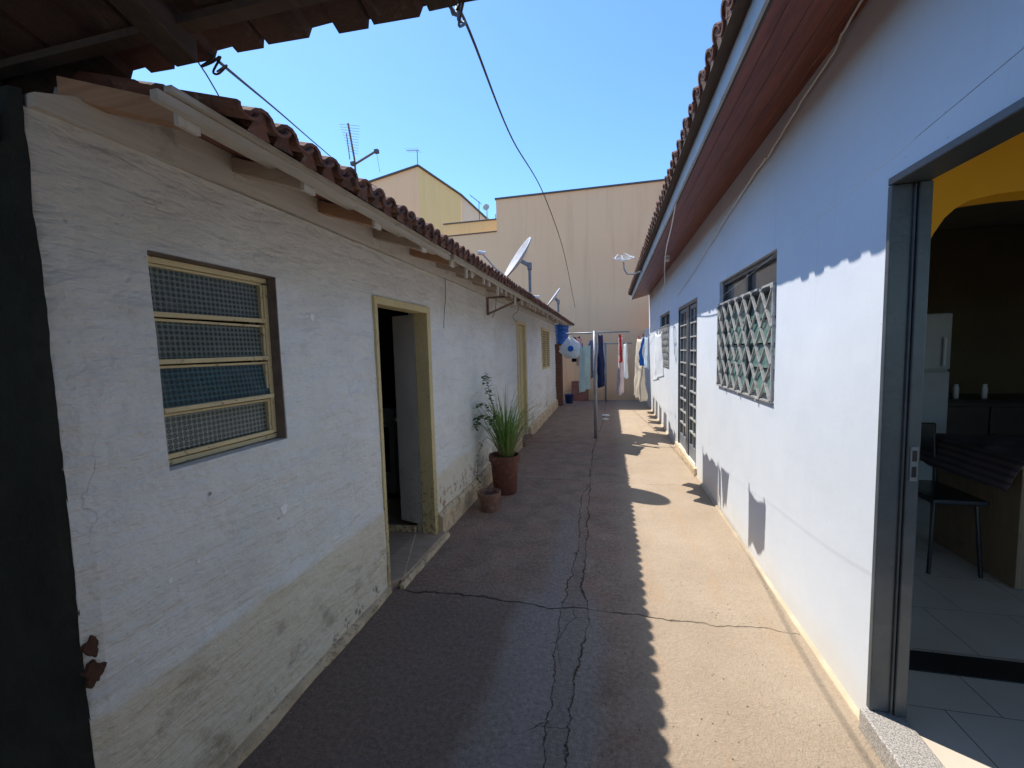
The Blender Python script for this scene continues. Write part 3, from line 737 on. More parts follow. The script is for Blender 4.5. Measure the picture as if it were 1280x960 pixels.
def right_house():
    H = thing('white_house', 'white painted house with dark steel doors and wooden soffit on the sunny side', 'house', (XR, 1.86, 0))
    door = (.86, 1.86, .075, 2.13); w1 = (2.94, 4.33, 1.175, 2.13); fd = (5.36, 6.76, .10, 2.12); w2 = (7.72, 9.12, 1.19, 2.17)
    disp = lambda y, z: .003*fn(y, z, 1.2, 11)+.0012*fn(y, z, 7, 2)
    wall_x(XR, .112, -4.0, 11.6, 0, 2.90, [door, w1, fd, w2], .09, disp).build('wall', 'white', H)
    MB().box((XR+.002, 11.601, 0), (XR+.112, 12.995, 2.05)).build('side_wall', 'white', H)
    MB().hexa([(XR-.024,-4,-.01),(XR+.01,-4,-.01),(XR+.01,12.99,-.01),(XR-.020,12.99,-.01),(XR-.020,-4,.010),(XR+.01,-4,.030),(XR+.01,12.99,.030),(XR-.016,12.99,.010)]).build('base_fillet', 'fillet', H)
    # soffit, fascia, roof
    a, b = Vector((.50, 0, 2.665)), Vector((1.0, 0, 2.875))
    def quad(y0, y1, p, q, t): return [(p.x,y0,p.z),(q.x,y0,q.z),(q.x,y1,q.z),(p.x,y1,p.z),(p.x,y0,p.z+t),(q.x,y0,q.z+t),(q.x,y1,q.z+t),(p.x,y1,p.z+t)]
    MB().hexa(quad(-4, 11.5, Vector((.577,0,2.784)), Vector((1.0,0,2.885)), .012)).build('soffit', 'soffit', H)
    mb = MB(); n = 70
    for i in range(n):
        y0 = -4+15.6*i/n; y1 = -4+15.6*(i+1)/n; w0, w1_ = .003*fn(y0, 1, 1.5), .003*fn(y1, 1, 1.5)
        mb.hexa([(.550+w0,y0,2.772),(.566,y0,2.772),(.566,y1,2.772),(.550+w1_,y1,2.772),(.550+w0,y0,2.895),(.566,y0,2.895),(.566,y1,2.895),(.550+w1_,y1,2.895)])
    mb.build('fascia_board', 'gutter', H)
    MB().box((.567, -4, 2.768), (.576, 11.45, 2.786)).build('black_gap_strip', 'cable_b', H)
    sl = .32; ds = Vector((1, 0, sl)).normalized()
    tile_roof((.493, -3.8, 2.882), (0,1,0), ds, 98, .1555, 6, .40, rad=.052, thick=.013, seed=8).build('tile_roof', 'tile_r', H)
    MB().hexa([(.54,-4,2.886),(6.5,-4,4.79),(6.5,11.45,4.79),(.54,11.45,2.886),(.54,-4,2.898),(6.5,-4,4.80),(6.5,11.45,4.80),(.54,11.45,2.898)]).build('roof_boarding', 'boards', H)
    MB().box((.490, -4, 2.884), (.549, 11.40, 2.898)).build('shadow_fill_batten', 'blackwood', H)  # batten added to even out the scalloped tile shadow on the wall
    # interior shell
    wall_x(6.3, .15, -1.1, 11.45, 0, 4.4, [(-.8, 1.9, .4, 2.5)], 3).build('outer_wall', 'pale', H)  # unseen opening added to let daylight into the front room
    MB().box((1.114, -1.1, 0), (1.5, -1.0, 2.9)).box((1.501, -1.1, 2.5), (4.8, -1.0, 2.9)).box((4.801, -1.1, 0), (6.29, -1.0, 2.9)).build('outer_wall', 'pale', H); MB().box((1.16, 11.3, 0), (6.29, 11.44, 2.88)).build('outer_wall', 'pale', H)  # wide unseen opening added here to light the yellow arch
    MB().box((1.113, -.99, .0), (6.29, 11.29, .08)).build('floor', 'floortile', H)
    MB().box((1.1135, -.98, 2.74), (6.28, 11.28, 2.76)).build('ceiling', 'ceiling', H)
    MB().box((1.114, 5.62, .081), (6.28, 5.72, 2.73)).build('kitchen_wall', 'darkroom', H)
    # yellow wall with a flat arch
    mb = MB(); y0, y1 = 2.13, 2.28; xs0, xs1 = 1.114, 4.9; top = 2.735
    prof = [(1.114, 1.45), (1.155, 1.6), (1.22, 1.80), (1.30, 1.985), (1.335, 2.045), (1.375, 2.085), (1.42, 2.108), (1.50, 2.122), (1.60, 2.128), (2.4, 2.135), (3.6, 2.135), (4.2, 2.10), (4.45, 1.95), (4.6, 1.6)]
    mb.v = []; L = len(prof)
    for x, z in prof: mb.v += [(x, y0, z), (x, y0, top), (x, y1, top), (x, y1, z)]
    F = [(0,1,2,3), ((L-1)*4, (L-1)*4+3, (L-1)*4+2, (L-1)*4+1)]
    for i in range(L-1):
        for k in range(4):
            k2 = (k+1) % 4; F.append((i*4+k, i*4+k2, (i+1)*4+k2, (i+1)*4+k))
    mb._f(F); mb.box((4.601, y0, .081), (6.28, y1, top))
    mb.build('yellow_arch', 'yellowroom', H)
    MB().box((1.116, 2.135, .081), (6.27, 2.275, .086)).build('floor_strip', 'granite_dk', H)
    MB().box((XR-.035, .80, .0), (XR+.1125, 1.858, .090)).build('door_sill', 'granite', H, bevel=.006)
    # near steel door frame
    mb = MB()
    mb.box((XR-.012, 1.80, 2.09), (XR+.155, 1.874, 2.142)) if False else None
    mb.box((XR-.006, .82, 2.112), (XR+.113, 1.8705, 2.140))            # head
    mb.box((XR-.006, 1.846, .091), (XR+.070, 1.870, 2.111))           # jamb, outer step
    mb.box((XR+.072, 1.832, .091), (XR+.113, 1.868, 2.110))           # jamb, inner step
    mb.box((XR+.060, 1.836, .092), (XR+.068, 1.846, 2.108))
    mb.box((XR-.006, .80, .091), (XR+.113, .86, 2.111))
    D = sub(mb.build('door_frame', 'steel', H, bevel=.004), H)
    k = MB().box((XR+.080, 1.828, 1.03), (XR+.106, 1.8318, 1.16)).build('strike_plate', 'steel_lt', H, bevel=.002); k.parent = D; k.matrix_parent_inverse = Matrix.Identity(4)
    k = MB().box((XR+.086, 1.8265, 1.105), (XR+.100, 1.8279, 1.145)).box((XR+.086, 1.8265, 1.045), (XR+.100, 1.8279, 1.085)).build('latch_hole', 'black', H); k.parent = D; k.matrix_parent_inverse = Matrix.Identity(4)
    # windows
    def window(w, ncol, div, glass_off):
        y0, y1, z0, z1 = w; xg = XR+.055
        mb = MB()
        mb.box((XR+.03, y0, z1-.035), (XR+.085, y1, z1)); mb.box((XR+.03, y0, z0), (XR+.085, y1, z0+.03))
        mb.box((XR+.03, y0, z0+.03), (XR+.085, y0+.035, z1-.035)); mb.box((XR+.03, y1-.035, z0+.03), (XR+.085, y1, z1-.035))
        mb.box((XR+.028, y0+.035, div-.02), (XR+.083, y1-.035, div+.02))
        ym = (y0+y1)/2; mb.box((XR+.034, ym-.014, z0+.03), (XR+.079, ym+.014, div-.02)); mb.box((XR+.034, ym-.022, div+.02), (XR+.079, ym+.022, z1-.035))
        W = sub(mb.build('window', 'steel', H, bevel=.002), H)
        def kid(o): o.parent = W; o.matrix_parent_inverse = Matrix.Identity(4)
        kid(MB().box((XR+.062, y0+.035, div+.02), (XR+.066, ym-.022, z1-.035)).build('transom_pane', 'transom', H))
        kid(MB().box((XR+.062, ym+.022, div+.02), (XR+.066, y1-.035, z1-.035)).build('transom_pane', 'transom', H))
        nz = 4; hz = (div-.02-z0-.03)/nz
        for i in range(nz):
            for ya, yb in ((y0+.037, ym-.016), (ym+.016, y1-.037)):
                a_ = z0+.03+i*hz; t = .02
                g = MB().hexa([(XR+.056,ya,a_+.006),(XR+.060,ya,a_+.006),(XR+.060,yb,a_+.006),(XR+.056,yb,a_+.006),(XR+.056+t,ya,a_+hz-.006),(XR+.060+t,ya,a_+hz-.006),(XR+.060+t,yb,a_+hz-.006),(XR+.056+t,yb,a_+hz-.006)])
                kid(g.build('pane', 'greenglass', H))
        # grille
        mb = MB(); gz = div+.0; xg = XR-.012
        mb.box((xg-.006, y0+.005, gz-.008), (xg+.010, y1-.005, gz+.006)); mb.box((xg-.006, y0+.005, z0+.002), (xg+.010, y1-.005, z0+.014))
        mb.box((xg-.006, y0+.005, z0+.014), (xg+.010, y0+.016, gz-.008)); mb.box((xg-.006, y1-.016, z0+.014), (xg+.010, y1-.005, gz-.008))
        lattice(mb, xg-.004, y0+.016, y1-.016, z0+.014, gz-.008, (y1-y0-.032)/ncol, .235, .0045, .014)
        for f in (.2, .5, .8):                        # stand-off lugs into the wall
            yy = y0+(y1-y0)*f; mb.box((xg-.01, yy-.008, z0-.016), (XR+.01, yy+.008, z0+.0015))
        kid(mb.build('grille', 'grille', H))
    window(w1, 7, 1.925, 0); window(w2, 7, 1.93, 0)
    # double glazed steel door
    y0, y1, z0, z1 = fd; mb = MB()
    mb.box((XR+.0, y0, z1-.045), (XR+.09, y1, z1)); mb.box((XR+.0, y0, z0), (XR+.09, y0+.045, z1-.045)); mb.box((XR+.0, y1-.045, z0), (XR+.09, y1, z1-.045))
    D = sub(mb.build('door_frame', 'steel', H, bevel=.003), H)
    for ya, yb in ((y0+.05, 5.93), (6.10, y1-.05)):
        mb = MB(); X0, X1 = XR+.018, XR+.052
        mb.box((X0, ya, z0+.01), (X1, yb, z0+.17)); mb.box((X0, ya, z1-.10), (X1, yb, z1-.05))
        mb.box((X0, ya, z0+.17), (X1, ya+.05, z1-.10)); mb.box((X0, yb-.05, z0+.17), (X1, yb, z1-.10))
        L = sub(mb.build('door', 'steel_lt', H, bevel=.003), H)
        mb = MB(); n = 10; hh = (z1-.10-z0-.17)/n
        for i in range(1, n): mb.box((X0-.006, ya+.05, z0+.17+i*hh-.009), (X1-.004, yb-.05, z0+.17+i*hh+.009))
        ym = (ya+yb)/2; mb.box((X0+.002, ym-.008, z0+.17), (X1-.006, ym+.008, z1-.10))
        g = mb.build('glazing_bars', 'grille', H); g.parent = L; g.matrix_parent_inverse = Matrix.Identity(4)
        g = MB().box((X0+.016, ya+.05, z0+.17), (X0+.020, yb-.05, z1-.10)).build('pane', 'darkglass', H); g.parent = L; g.matrix_parent_inverse = Matrix.Identity(4)
    MB().box((XR+.004, 5.931, z0+.01), (XR+.06, 6.099, z1-.047)).build('centre_post', 'steel', H, bevel=.003)
    MB().box((XR-.03, 5.30, .0), (XR+.112, 6.82, .098)).build('door_sill', 'kerb', H, bevel=.004)
right_house()

def interior_right():
    o = thing('refrigerator', 'white two door refrigerator in the dim kitchen beyond the yellow arch', 'refrigerator', (2.62, 4.9, .08))
    MB().box((2.28, 4.60, .11), (2.97, 5.25, 1.79)).build('body', 'appl', o, bevel=.012)
    MB().box((2.285, 4.565, 1.285), (2.965, 4.598, 1.785)).build('freezer_door', 'appl', o, bevel=.01)
    MB().box((2.285, 4.565, .14), (2.965, 4.598, 1.265)).build('door', 'appl', o, bevel=.01)
    MB().tube([(2.90, 4.55, 1.32), (2.90, 4.54, 1.34), (2.90, 4.54, 1.55), (2.90, 4.55, 1.57)], .011).build('handle', 'whitep', o)
    for x in (2.33, 2.92): MB().box((x-.02, 4.63, .08), (x+.02, 4.67, .11)).build('foot', 'black', o)
    c = thing('kitchen_cabinet', 'dark wall cabinets with pale vertical handles in the dim kitchen', 'cabinet', (3.9, 5.6, .08))
    MB().box((3.15, 5.1, .09), (5.0, 5.6, .92)).build('base_unit', 'cabinet', c, bevel=.005)
    MB().box((3.12, 5.06, .92), (5.0, 5.61, .955)).build('worktop', 'granite_dk', c, bevel=.004)
    for k in range(4):
        x = 3.2+k*.45
        MB().box((x, 5.075, .14), (x+.42, 5.098, .88)).build('cabinet_door', 'cabinet', c, bevel=.003)
    for k, n in ((0, 'jar'), (1, 'jar')):
        x = 3.40+k*.235
        j = tag(MB().lathe([(.0, .956), (.022, .956), (.024, 1.06), (.018, 1.08), (.018, 1.10), (0, 1.10)], (x, 5.15, 0), 14).build('bottle', 'whitep', smooth=True),
                ('pale bottle on the kitchen worktop beside the refrigerator', 'second pale bottle on the worktop, further from the refrigerator')[k], 'bottle', 'bottles on the kitchen worktop')
    t = thing('dining_table', 'table with brown wooden side panel in the kitchen near the yellow arch', 'table', (2.75, 3.3, .08))
    MB().box((2.28, 2.95, .80), (3.4, 3.7, .835)).build('tabletop', 'woodpanel', t, bevel=.004)
    MB().box((2.30, 2.97, .085), (2.345, 3.66, .80)).build('side_panel', 'woodpanel', t, bevel=.003)
    MB().box((3.33, 2.97, .085), (3.375, 3.66, .80)).build('side_panel', 'woodpanel', t, bevel=.003)
    # cloth bunched over the corner
    mb = MB(); n = 18
    for j in range(n+1):
        for i in range(n+1):
            u = i/n; v = j/n
            x = 2.10+u*1.1; y = 2.92+v*.8; z = .845
            if x < 2.28: d = (2.28-x); x = 2.28-d*.45; z -= d*1.0
            z += .025*fn(u*6, v*6, 1, 3)+.02*(fn(u*14, v*9, 1, 5)); z = max(z, .842) if x > 2.28 else z
            mb.v.append((x-.01, y, z+.01))
    mb._f([(j*(n+1)+i, j*(n+1)+i+1, (j+1)*(n+1)+i+1, (j+1)*(n+1)+i) for j in range(n) for i in range(n)])
    o = mb.build('tablecloth', 'c_table', smooth=True); o.modifiers.new('s', 'SOLIDIFY').thickness = .004
    tag(o, 'patterned cloth bunched over the kitchen table edge', 'tablecloth')
    s = thing('dining_chair', 'dark metal chair beside the kitchen table, one thin leg showing', 'chair', (2.1, 3.3, .08))
    P = [(1.98, 3.12), (2.20, 3.12), (1.98, 3.48), (2.20, 3.48)]
    for (x, y) in P: MB().tube([(x+(.0 if x < 2.1 else 0), y, .53), (x-(.03 if x < 2.1 else -.02), y+(.03 if y > 3.3 else -.03), .08)], .011).build('leg', 'black', s)
    MB().box((1.95, 3.08, .53), (2.24, 3.52, .565)).build('seat', 'black', s, bevel=.012)
    MB().tube([(1.97, 3.50, .56), (1.96, 3.54, .95), (2.22, 3.54, .95), (2.22, 3.50, .56)], .011).build('back_frame', 'black', s)
    MB().box((1.95, 3.525, .78), (2.23, 3.555, .97)).build('backrest', 'black', s, bevel=.01)
interior_right()

# ------------------------------------------------------------------ porch roof overhead (foreground)
def porch():
    H = thing('porch_roof', 'dark clay tiled porch roof hanging over the near left corner', 'porch roof', (-2.5, 1.0, 2.3))
    ds = Vector((0, -1, .27)).normalized()
    # flat interlocking tiles: per period a low lip, a slit, a middle flat and a raised channel
    rnd = random.Random(4); mb = MB(); sl = .33; per = .305
    for r_ in range(10):
        y0 = 1.035-.36*r_; z0 = 2.378+(1.035-y0)*sl
        for k in range(20):
            x0 = -5.25+per*k+rnd.uniform(-.006, .006)
            if x0 > .62: continue
            j_ = rnd.uniform(-.012, .012); tint = rnd.random(); yy = y0+j_; up = rnd.uniform(-.003, .005)
            prof = [(0, .0), (.085, -.003), (.088, .018), (.096, .018), (.100, .003), (.225, -.002), (.236, .020), (.300, .022)]
            base = len(mb.v); L = .43; th = .016
            for e in (0, 1):
                for t_ in (0, th):
                    for (u, w_) in prof: mb.v.append((x0+u, yy-L*e, z0+up+w_+t_+L*e*sl*(.93)+(0 if not e else .0)))
            m = len(prof); A = lambda e, t, q: base+e*2*m+t*m+q; F = []
            for q in range(m-1):
                F += [(A(0,0,q), A(0,0,q+1), A(1,0,q+1), A(1,0,q)), (A(0,1,q), A(1,1,q), A(1,1,q+1), A(0,1,q+1)), (A(0,0,q), A(0,1,q), A(0,1,q+1), A(0,0,q+1))]
            for q in (0, m-1): F.append((A(0,0,q), A(1,0,q), A(1,1,q), A(0,1,q)))
            mb._f(F, tint)
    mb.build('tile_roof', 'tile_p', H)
    mb = MB()
    for k in range(10):
        y = .93-.36*k; z = 2.372+(1.035-y)*sl-.014
        mb.box((-5.1, y-.018, z-.010), (.90, y+.018, z+.010))
    mb.build('laths', 'blackwood', H)
    for k in range(8):
        x = -1.08-.72*(k-2); w = .036; b = -3.2
        if x < -5.1: continue
        MB().hexa([(x-w,.965,2.322),(x+w,.965,2.322),(x+w,b,2.322+4.165*sl),(x-w,b,2.322+4.165*sl),(x-w,.965,2.388),(x+w,.965,2.388),(x+w,b,2.388+4.165*sl),(x-w,b,2.388+4.165*sl)]).build('rafter', 'blackwood', H, bevel=.004)
    MB().box((-5.1, .70, 2.11), (XL-.06, .79, 2.19)).build('wall_beam', 'rafter', H, bevel=.004)
    MB().box((-5.1, -3.30, 3.55), (.9, -3.16, 3.66)).build('rear_beam', 'blackwood', H)
    mb = MB()
    rk = random.Random(2); pts = spline([(-1.05+.03*math.sin(k*2.1)+rk.uniform(-.008, .008), .985+.008*k+rk.uniform(-.006, .006), 2.352+.014*math.cos(k*1.7)+rk.uniform(-.006, .006)) for k in range(9)], 5)
    mb.tube(pts, .003, 6); mb.build('wire_knot', 'cable_b', H)
    return H
porch()
tag(MB().box((-5.3, -3.6, 0), (-5.15, .80, 3.3)).build('light_block_wall', 'endwall'), 'dark added wall blocking sky light on the left of the porch', 'wall')  # unseen wall added to keep the porch side dark
tag(MB().box((-5.15, -4.2, 0), (1.0, -4.05, 3.2)).build('light_block_wall', 'plaster'), 'added plastered wall blocking sky light behind the viewer', 'wall')  # unseen wall added to block sky from behind the camera

# ------------------------------------------------------------------ far wall and neighbours
def far():
    W = thing('boundary_wall', 'tall plain beige rendered wall closing the end of the alley', 'wall', (0, 13, 0))
    mb = MB(); mb.v = [(x, y, z) for y in (13.0, 13.2) for x, z in ((-9, -.02), (6, -.02), (6, 6.28), (1.6, 6.20), (-3.37, 6.18), (-3.37, 5.22), (-9, 5.16))]
    n = 7; mb._f([tuple(range(n)), tuple(range(2*n-1, n-1, -1))]+[(k, n+k, n+(k+1) % n, (k+1) % n) for k in range(n)])
    mb.build('wall', 'beige', W)
    mb = MB(); mb.hexa([(-3.40,12.96,6.182),(1.6,12.96,6.202),(1.6,13.22,6.202),(-3.40,13.22,6.182),(-3.40,12.96,6.225),(1.6,12.96,6.245),(1.6,13.22,6.245),(-3.40,13.22,6.225)])
    mb.hexa([(1.601,12.96,6.202),(6,12.96,6.282),(6,13.22,6.282),(1.601,13.22,6.202),(1.601,12.96,6.245),(6,12.96,6.325),(6,13.22,6.325),(1.601,13.22,6.245)])
    mb.hexa([(-9,12.97,5.162),(-3.374,12.97,5.222),(-3.374,13.22,5.222),(-9,13.22,5.162),(-9,12.97,5.19),(-3.374,12.97,5.25),(-3.374,13.22,5.25),(-9,13.22,5.19)])
    mb.build('coping', 'flash', W)
    # gabled neighbour behind
    G = thing('neighbour_house', 'beige and yellow neighbouring house with sloping parapet beyond the boundary wall', 'house', (-7, 15, 0))
    def prism(name, mat, poly, y0, y1):     # poly in x,z
        mb = MB(); n = len(poly); mb.v = [(x, y0, z) for x, z in poly]+[(x, y1, z) for x, z in poly]
        mb._f([tuple(range(n)), tuple(range(2*n-1, n-1, -1))]+[(k, n+k, n+(k+1) % n, (k+1) % n) for k in range(n)])
        return mb.build(name, mat, G)
    prism('front_wall', 'beige', [(-13, 0), (-6.82, 0), (-6.82, 8.38), (-10.6, 7.70), (-13, 7.28)], 15.0, 15.2)
    # angled yellow flank running back and down
    def quadwall(name, mat, p, q, za, zb, t=.2):
        p = Vector((p[0], p[1], 0)); q = Vector((q[0], q[1], 0)); d = (q-p).normalized(); s = Vector((-d.y, d.x, 0))*t
        mb = MB(); mb.hexa([p, q, q+s, p+s, p+Vector((0,0,za)), q+Vector((0,0,zb)), q+s+Vector((0,0,zb)), p+s+Vector((0,0,za))]); return mb.build(name, mat, G)
    quadwall('flank_wall', 'ochre', (-6.815, 15.0), (-6.10, 17.6), 8.38, 8.15)
    quadwall('rear_wall', 'pale', (-6.09, 17.62), (-4.92, 19.0), 8.15, 7.05)
    # dark flashing along the slope
    mb = MB()
    for a, b in (((-13, 14.97, 7.30), (-10.6, 14.97, 7.72)), ((-10.6, 14.97, 7.72), (-6.80, 14.97, 8.40)), ((-6.80, 14.97, 8.40), (-6.07, 17.6, 8.17)), ((-6.07, 17.6, 8.17), (-4.90, 19.0, 7.07))):
        mb.beam(a, b, .10, .05)
    mb.build('flashing', 'flash', G)
    P = thing('yellow_parapet', 'low yellow parapet of a flat roof between the two beige walls', 'parapet', (-5, 14, 0))
    MB().box((-5.45, 13.9, 4.6), (-3.2, 14.1, 5.86)).build('wall', 'ochre', P)
    MB().box((-5.47, 13.87, 5.862), (-3.18, 14.12, 5.90)).build('coping', 'flash', P)
    def yagi(name, label, base, mast, elems, mat='flash', boomdir=(1,0,0), L=.7, group='rooftop antennas', extra=None, r=.014):
        o = thing(name, label, 'antenna', base, group); b = Vector(base); top = b+Vector(mast)
        MB().tube([b, top], r).build('mast', mat, o)
        d = Vector(boomdir).normalized(); mb = MB(); mb.tube([top-d*L*.15, top+d*L*.85], r*.8, 6); mb.build('boom', mat, o)
        s = d.cross(Vector((0,0,1))).normalized(); mb = MB()
        for k in range(elems):
            c = top+d*L*(-.1+.9*k/(elems-1)); w = .22-.012*k; mb.tube([c-s*w, c+s*w], r*.35, 5)
        mb.build('elements', mat, o)
        return o
    yagi('rooftop_antenna', 'thin antenna on the peak of the neighbouring house', (-6.95, 15.3, 8.25), (0, 0, .85), 5, boomdir=(-1, 0, .1), L=.5)
    yagi('rooftop_antenna', 'bent antenna with tilted boom rising behind the pale neighbouring wall', (-5.0, 16.6, 6.3), (0, 0, 1.15), 6, boomdir=(-.6, 0, .5), L=.55)
    D = thing('rooftop_dish', 'small round pale dish on a thin mast behind the yellow parapet', 'satellite dish', (-4.55, 16.2, 6.0))
    MB().tube([(-4.55, 16.2, 5.9), (-4.57, 16.2, 7.02)], .02).build('mast', 'dish', D)
    mt = Matrix.Translation((-4.57, 16.12, 7.05)) @ Matrix.Rotation(R(80), 4, 'X')
    MB().lathe([(0, 0), (.07, .008), (.12, .03), (.125, .025), (.07, -.004), (0, -.012)], n=20, mat=mt).build('reflector', 'dish', D, smooth=True)
    A = thing('antenna_frame', 'pale tangle of antenna struts standing behind the yellow parapet', 'antenna', (-4.2, 16.0, 5.9))
    mb = MB()
    for a, b in (((-4.75, 6.15), (-3.75, 6.62)), ((-4.6, 6.35), (-3.8, 6.25)), ((-4.5, 6.62), (-4.0, 6.05)), ((-4.2, 5.9), (-4.2, 6.75)), ((-3.9, 5.9), (-3.9, 6.6)), ((-4.7, 5.9), (-4.55, 6.5))):
        mb.tube([(a[0], 16.0, a[1]), (b[0], 16.1, b[1])], .022, 6)
    mb.build('struts', 'dish', A)
    MB().box((-4.15, 15.98, 6.3), (-3.85, 16.02, 6.45)).build('plate', 'whitep', A); MB().box((-4.55, 15.97, 6.2), (-4.35, 16.0, 6.32)).build('plate', 'whitep', A)
    # big log-periodic antenna over the cottage
    o = thing('television_antenna', 'tall television antenna with upright comb and side boom above the cottage roof', 'antenna', (-4.35, 7.0, 2.5), 'rooftop antennas')
    MB().tube([(-4.37, 7, 2.5), (-4.37, 7.0, 4.6), (-4.38, 7, 5.0), (-4.47, 7, 5.62)], .017).build('mast', 'rust', o)
    mb = MB()
    for k in range(11):
        z = 5.12+k*.047; x = -4.39-(z-5.0)*.14; w = .055+.0085*k
        mb.tube([(x-w, 7.0-.05, z+.015), (x+w*1.4, 7.0+.05, z-.015)], .003, 5)
    mb.tube([(-4.50, 6.98, 5.45), (-4.46, 6.98, 5.0)], .008, 6)
    mb.build('comb', 'rust', o)
    mb = MB(); mb.beam((-4.42, 7, 4.90), (-3.90, 6.95, 5.07), .022, .028)
    mb.tube([(-3.92, 6.95, 5.06), (-3.87, 6.95, 4.7)], .003, 5); mb.build('boom', 'rust', o)
    for x, z in ((-3.92, 5.06), (-4.39, 4.91)): MB().box((x-.035, 6.93, z-.03), (x+.035, 6.99, z+.03)).build('terminal_box', 'flash', o)
far()

# ------------------------------------------------------------------ dishes on the roofs
def offset_dish(name, label, c, nrm, r, mast_base, lnb, group, mat='dish'):
    o = thing(name, label, 'satellite dish', mast_base, group)
    c = Vector(c); n = Vector(nrm).normalized(); q = Vector((0, 0, 1)).rotation_difference(n)
    mt = Matrix.Translation(c) @ q.to_matrix().to_4x4()
    prof = [(0, 0)]+[(r*t, .20*r*t*t) for t in (.25, .5, .75, .95, 1)]+[(r*1.02, .20*r-.004), (r*1.0, .20*r-.018)]+[(r*t, .20*r*t*t-.012) for t in (.75, .5, .25)]+[(0, -.012)]
    MB().lathe(prof, n=40, mat=mt).build('reflector', mat, o, smooth=True)
    b = Vector(mast_base); back = c-n*.05
    MB().tube([b, Vector((b.x, b.y, back.z-.10)), Vector((b.x, b.y, back.z-.02))], .019, 10).build('mast', 'galv', o)
    mb = MB(); mb.beam(Vector((b.x, b.y, back.z-.04)), c-n*.01, .035, .045); mb.box((b.x-.026, b.y-.03, back.z-.09), (b.x+.026, b.y+.03, back.z+.0)); mb.build('bracket', 'galv', o, bevel=.004)
    l = Vector(lnb); low = c+(Vector((0,0,-1))-n*(-n.z)).normalized()*r*.95
    MB().tube([low, low+(l-low)*.5+Vector((0,0,-.03)), l], .009, 8).build('feed_arm', 'galv', o)
    d = (c-l).normalized(); mb = MB(); mb.tube([l-d*.05, l+d*.03], .028, 12); mb.tube([l+d*.03, l+d*.045], .036, 12); mb.build('receiver', 'whitep', o, smooth=False)
offset_dish('roof_dish', 'large tilted grey satellite dish on the cottage roof, seen edge-on', (-1.11, 5.45, 2.705), (-.74, -.40, .54), .30, (-1.00, 5.5, 2.30), (-1.58, 5.30, 2.80), 'satellite dishes on the cottage roof')
offset_dish('roof_dish', 'smaller white satellite dish further along the cottage eave', (-1.05, 8.5, 2.57), (-.77, -.20, .60), .21, (-.99, 8.55, 2.30), (-1.40, 8.4, 2.60), 'satellite dishes on the cottage roof', 'whitep')
def grid_antenna():
    o = thing('grid_antenna', 'small white grid antenna on a bent arm at the right eave', 'antenna', (.47, 7.6, 2.74))
    MB().tube([(.55, 7.6, 2.84), (.42, 7.6, 2.79), (.30, 7.6, 2.80), (.25, 7.58, 2.88), (.24, 7.56, 3.0)], .012, 8).build('arm', 'galv', o)
    mb = MB(); c = Vector((.245, 7.55, 3.02)); ax = Vector((1, .1, .05)).normalized(); ay = Vector((-.15, .95, .35)).normalized(); n = ax.cross(ay)
    for k in range(9):
        t = -1+2*k/8; w = math.sqrt(max(.05, 1-t*t*.8))
        pts = [c+ay*t*.20+ax*(w*.17*s)+n*(.05*(s*s*w*w+t*t)) for s in (-1, -.5, 0, .5, 1)]
        mb.tube(pts, .0055, 5)
    for s in (-.8, 0, .8):
        mb.tube([c+ay*t*.20+ax*(.17*s)*math.sqrt(max(.05, 1-t*t*.8))+n*(.05*(s*s+t*t)) for t in (-1, -.5, 0, .5, 1)], .0065, 5)
    mb.build('grid', 'whitep', o)
    MB().tube([c, c+n*.13], .006, 6).build('feed', 'whitep', o)
    tag(o, o['label'], 'antenna')
grid_antenna()

# ------------------------------------------------------------------ cables
def cable(name, label, pts, r, mat, group=None, wig=0, n=8, cat='cable', seed=0):
    P = spline(pts, n)
    if wig: P = [p+Vector((0, wig*fn(i*.35, seed, 1, 3), wig*fn(i*.35, seed, 1, 8))) for i, p in enumerate(P)]
    return tag(MB().tube(P, r, 6).build(name, mat, smooth=True), label, cat, group)
cable('wall_cable', 'long wavy white cable crossing from the soffit down the white wall', [(.94, 1.1, 2.855), (.965, 2.04, 2.87), (.975, 2.26, 2.83), (.975, 2.54, 2.80), (.98, 3.04, 2.735), (.982, 3.26, 2.73), (.982, 4.22, 2.62), (.985, 5.29, 2.48), (.985, 6.79, 2.30)], .0055, 'cable_w', wig=.02, seed=2)
mb_ = cable('hanging_cable', 'thin white cable looping from the fascia down to the clothes at the far wall', [(.56, 3.95, 2.775), (.575, 4.3, 2.68), (.61, 5.0, 2.60), (.70, 5.9, 2.52), (.82, 6.9, 2.52), (.90, 8.2, 2.40), (.93, 9.7, 2.05), (.95, 11.8, 1.62)], .005, 'cable_w', seed=4)
cable('overhead_cable', 'dark sagging cable strung from the porch edge to the end wall', [(-.40, 1.06, 2.44), (-.43, 1.25, 2.53), (-.50, 1.6, 2.74), (-.69, 3.2, 3.11), (-.72, 5.0, 3.32), (-.81, 8.0, 3.34), (-.94, 11.5, 2.95), (-1.0, 13.0, 2.8)], .0055, 'cable_b')
cable('cable_knot', 'twisted wire knot where the dark cable meets the porch edge', [(-.37, 1.04, 2.41), (-.41, 1.15, 2.50), (-.455, 1.3, 2.57), (-.42, 1.28, 2.585), (-.46, 1.36, 2.60), (-.43, 1.34, 2.57), (-.39, 1.16, 2.43), (-.34, 1.05, 2.40)], .004, 'cable_b', cat='wire')
cable('roof_cable', 'thin black cable from the porch beam running over the cottage roof', [(-1.05, 1.03, 2.37), (-1.24, 1.3, 2.51), (-1.84, 2.2, 2.95), (-2.53, 3.5, 3.42), (-3.12, 5.0, 3.79), (-3.32, 6.0, 3.98), (-3.5, 7.0, 3.7)], .0045, 'cable_b', group='cables over the cottage roof')
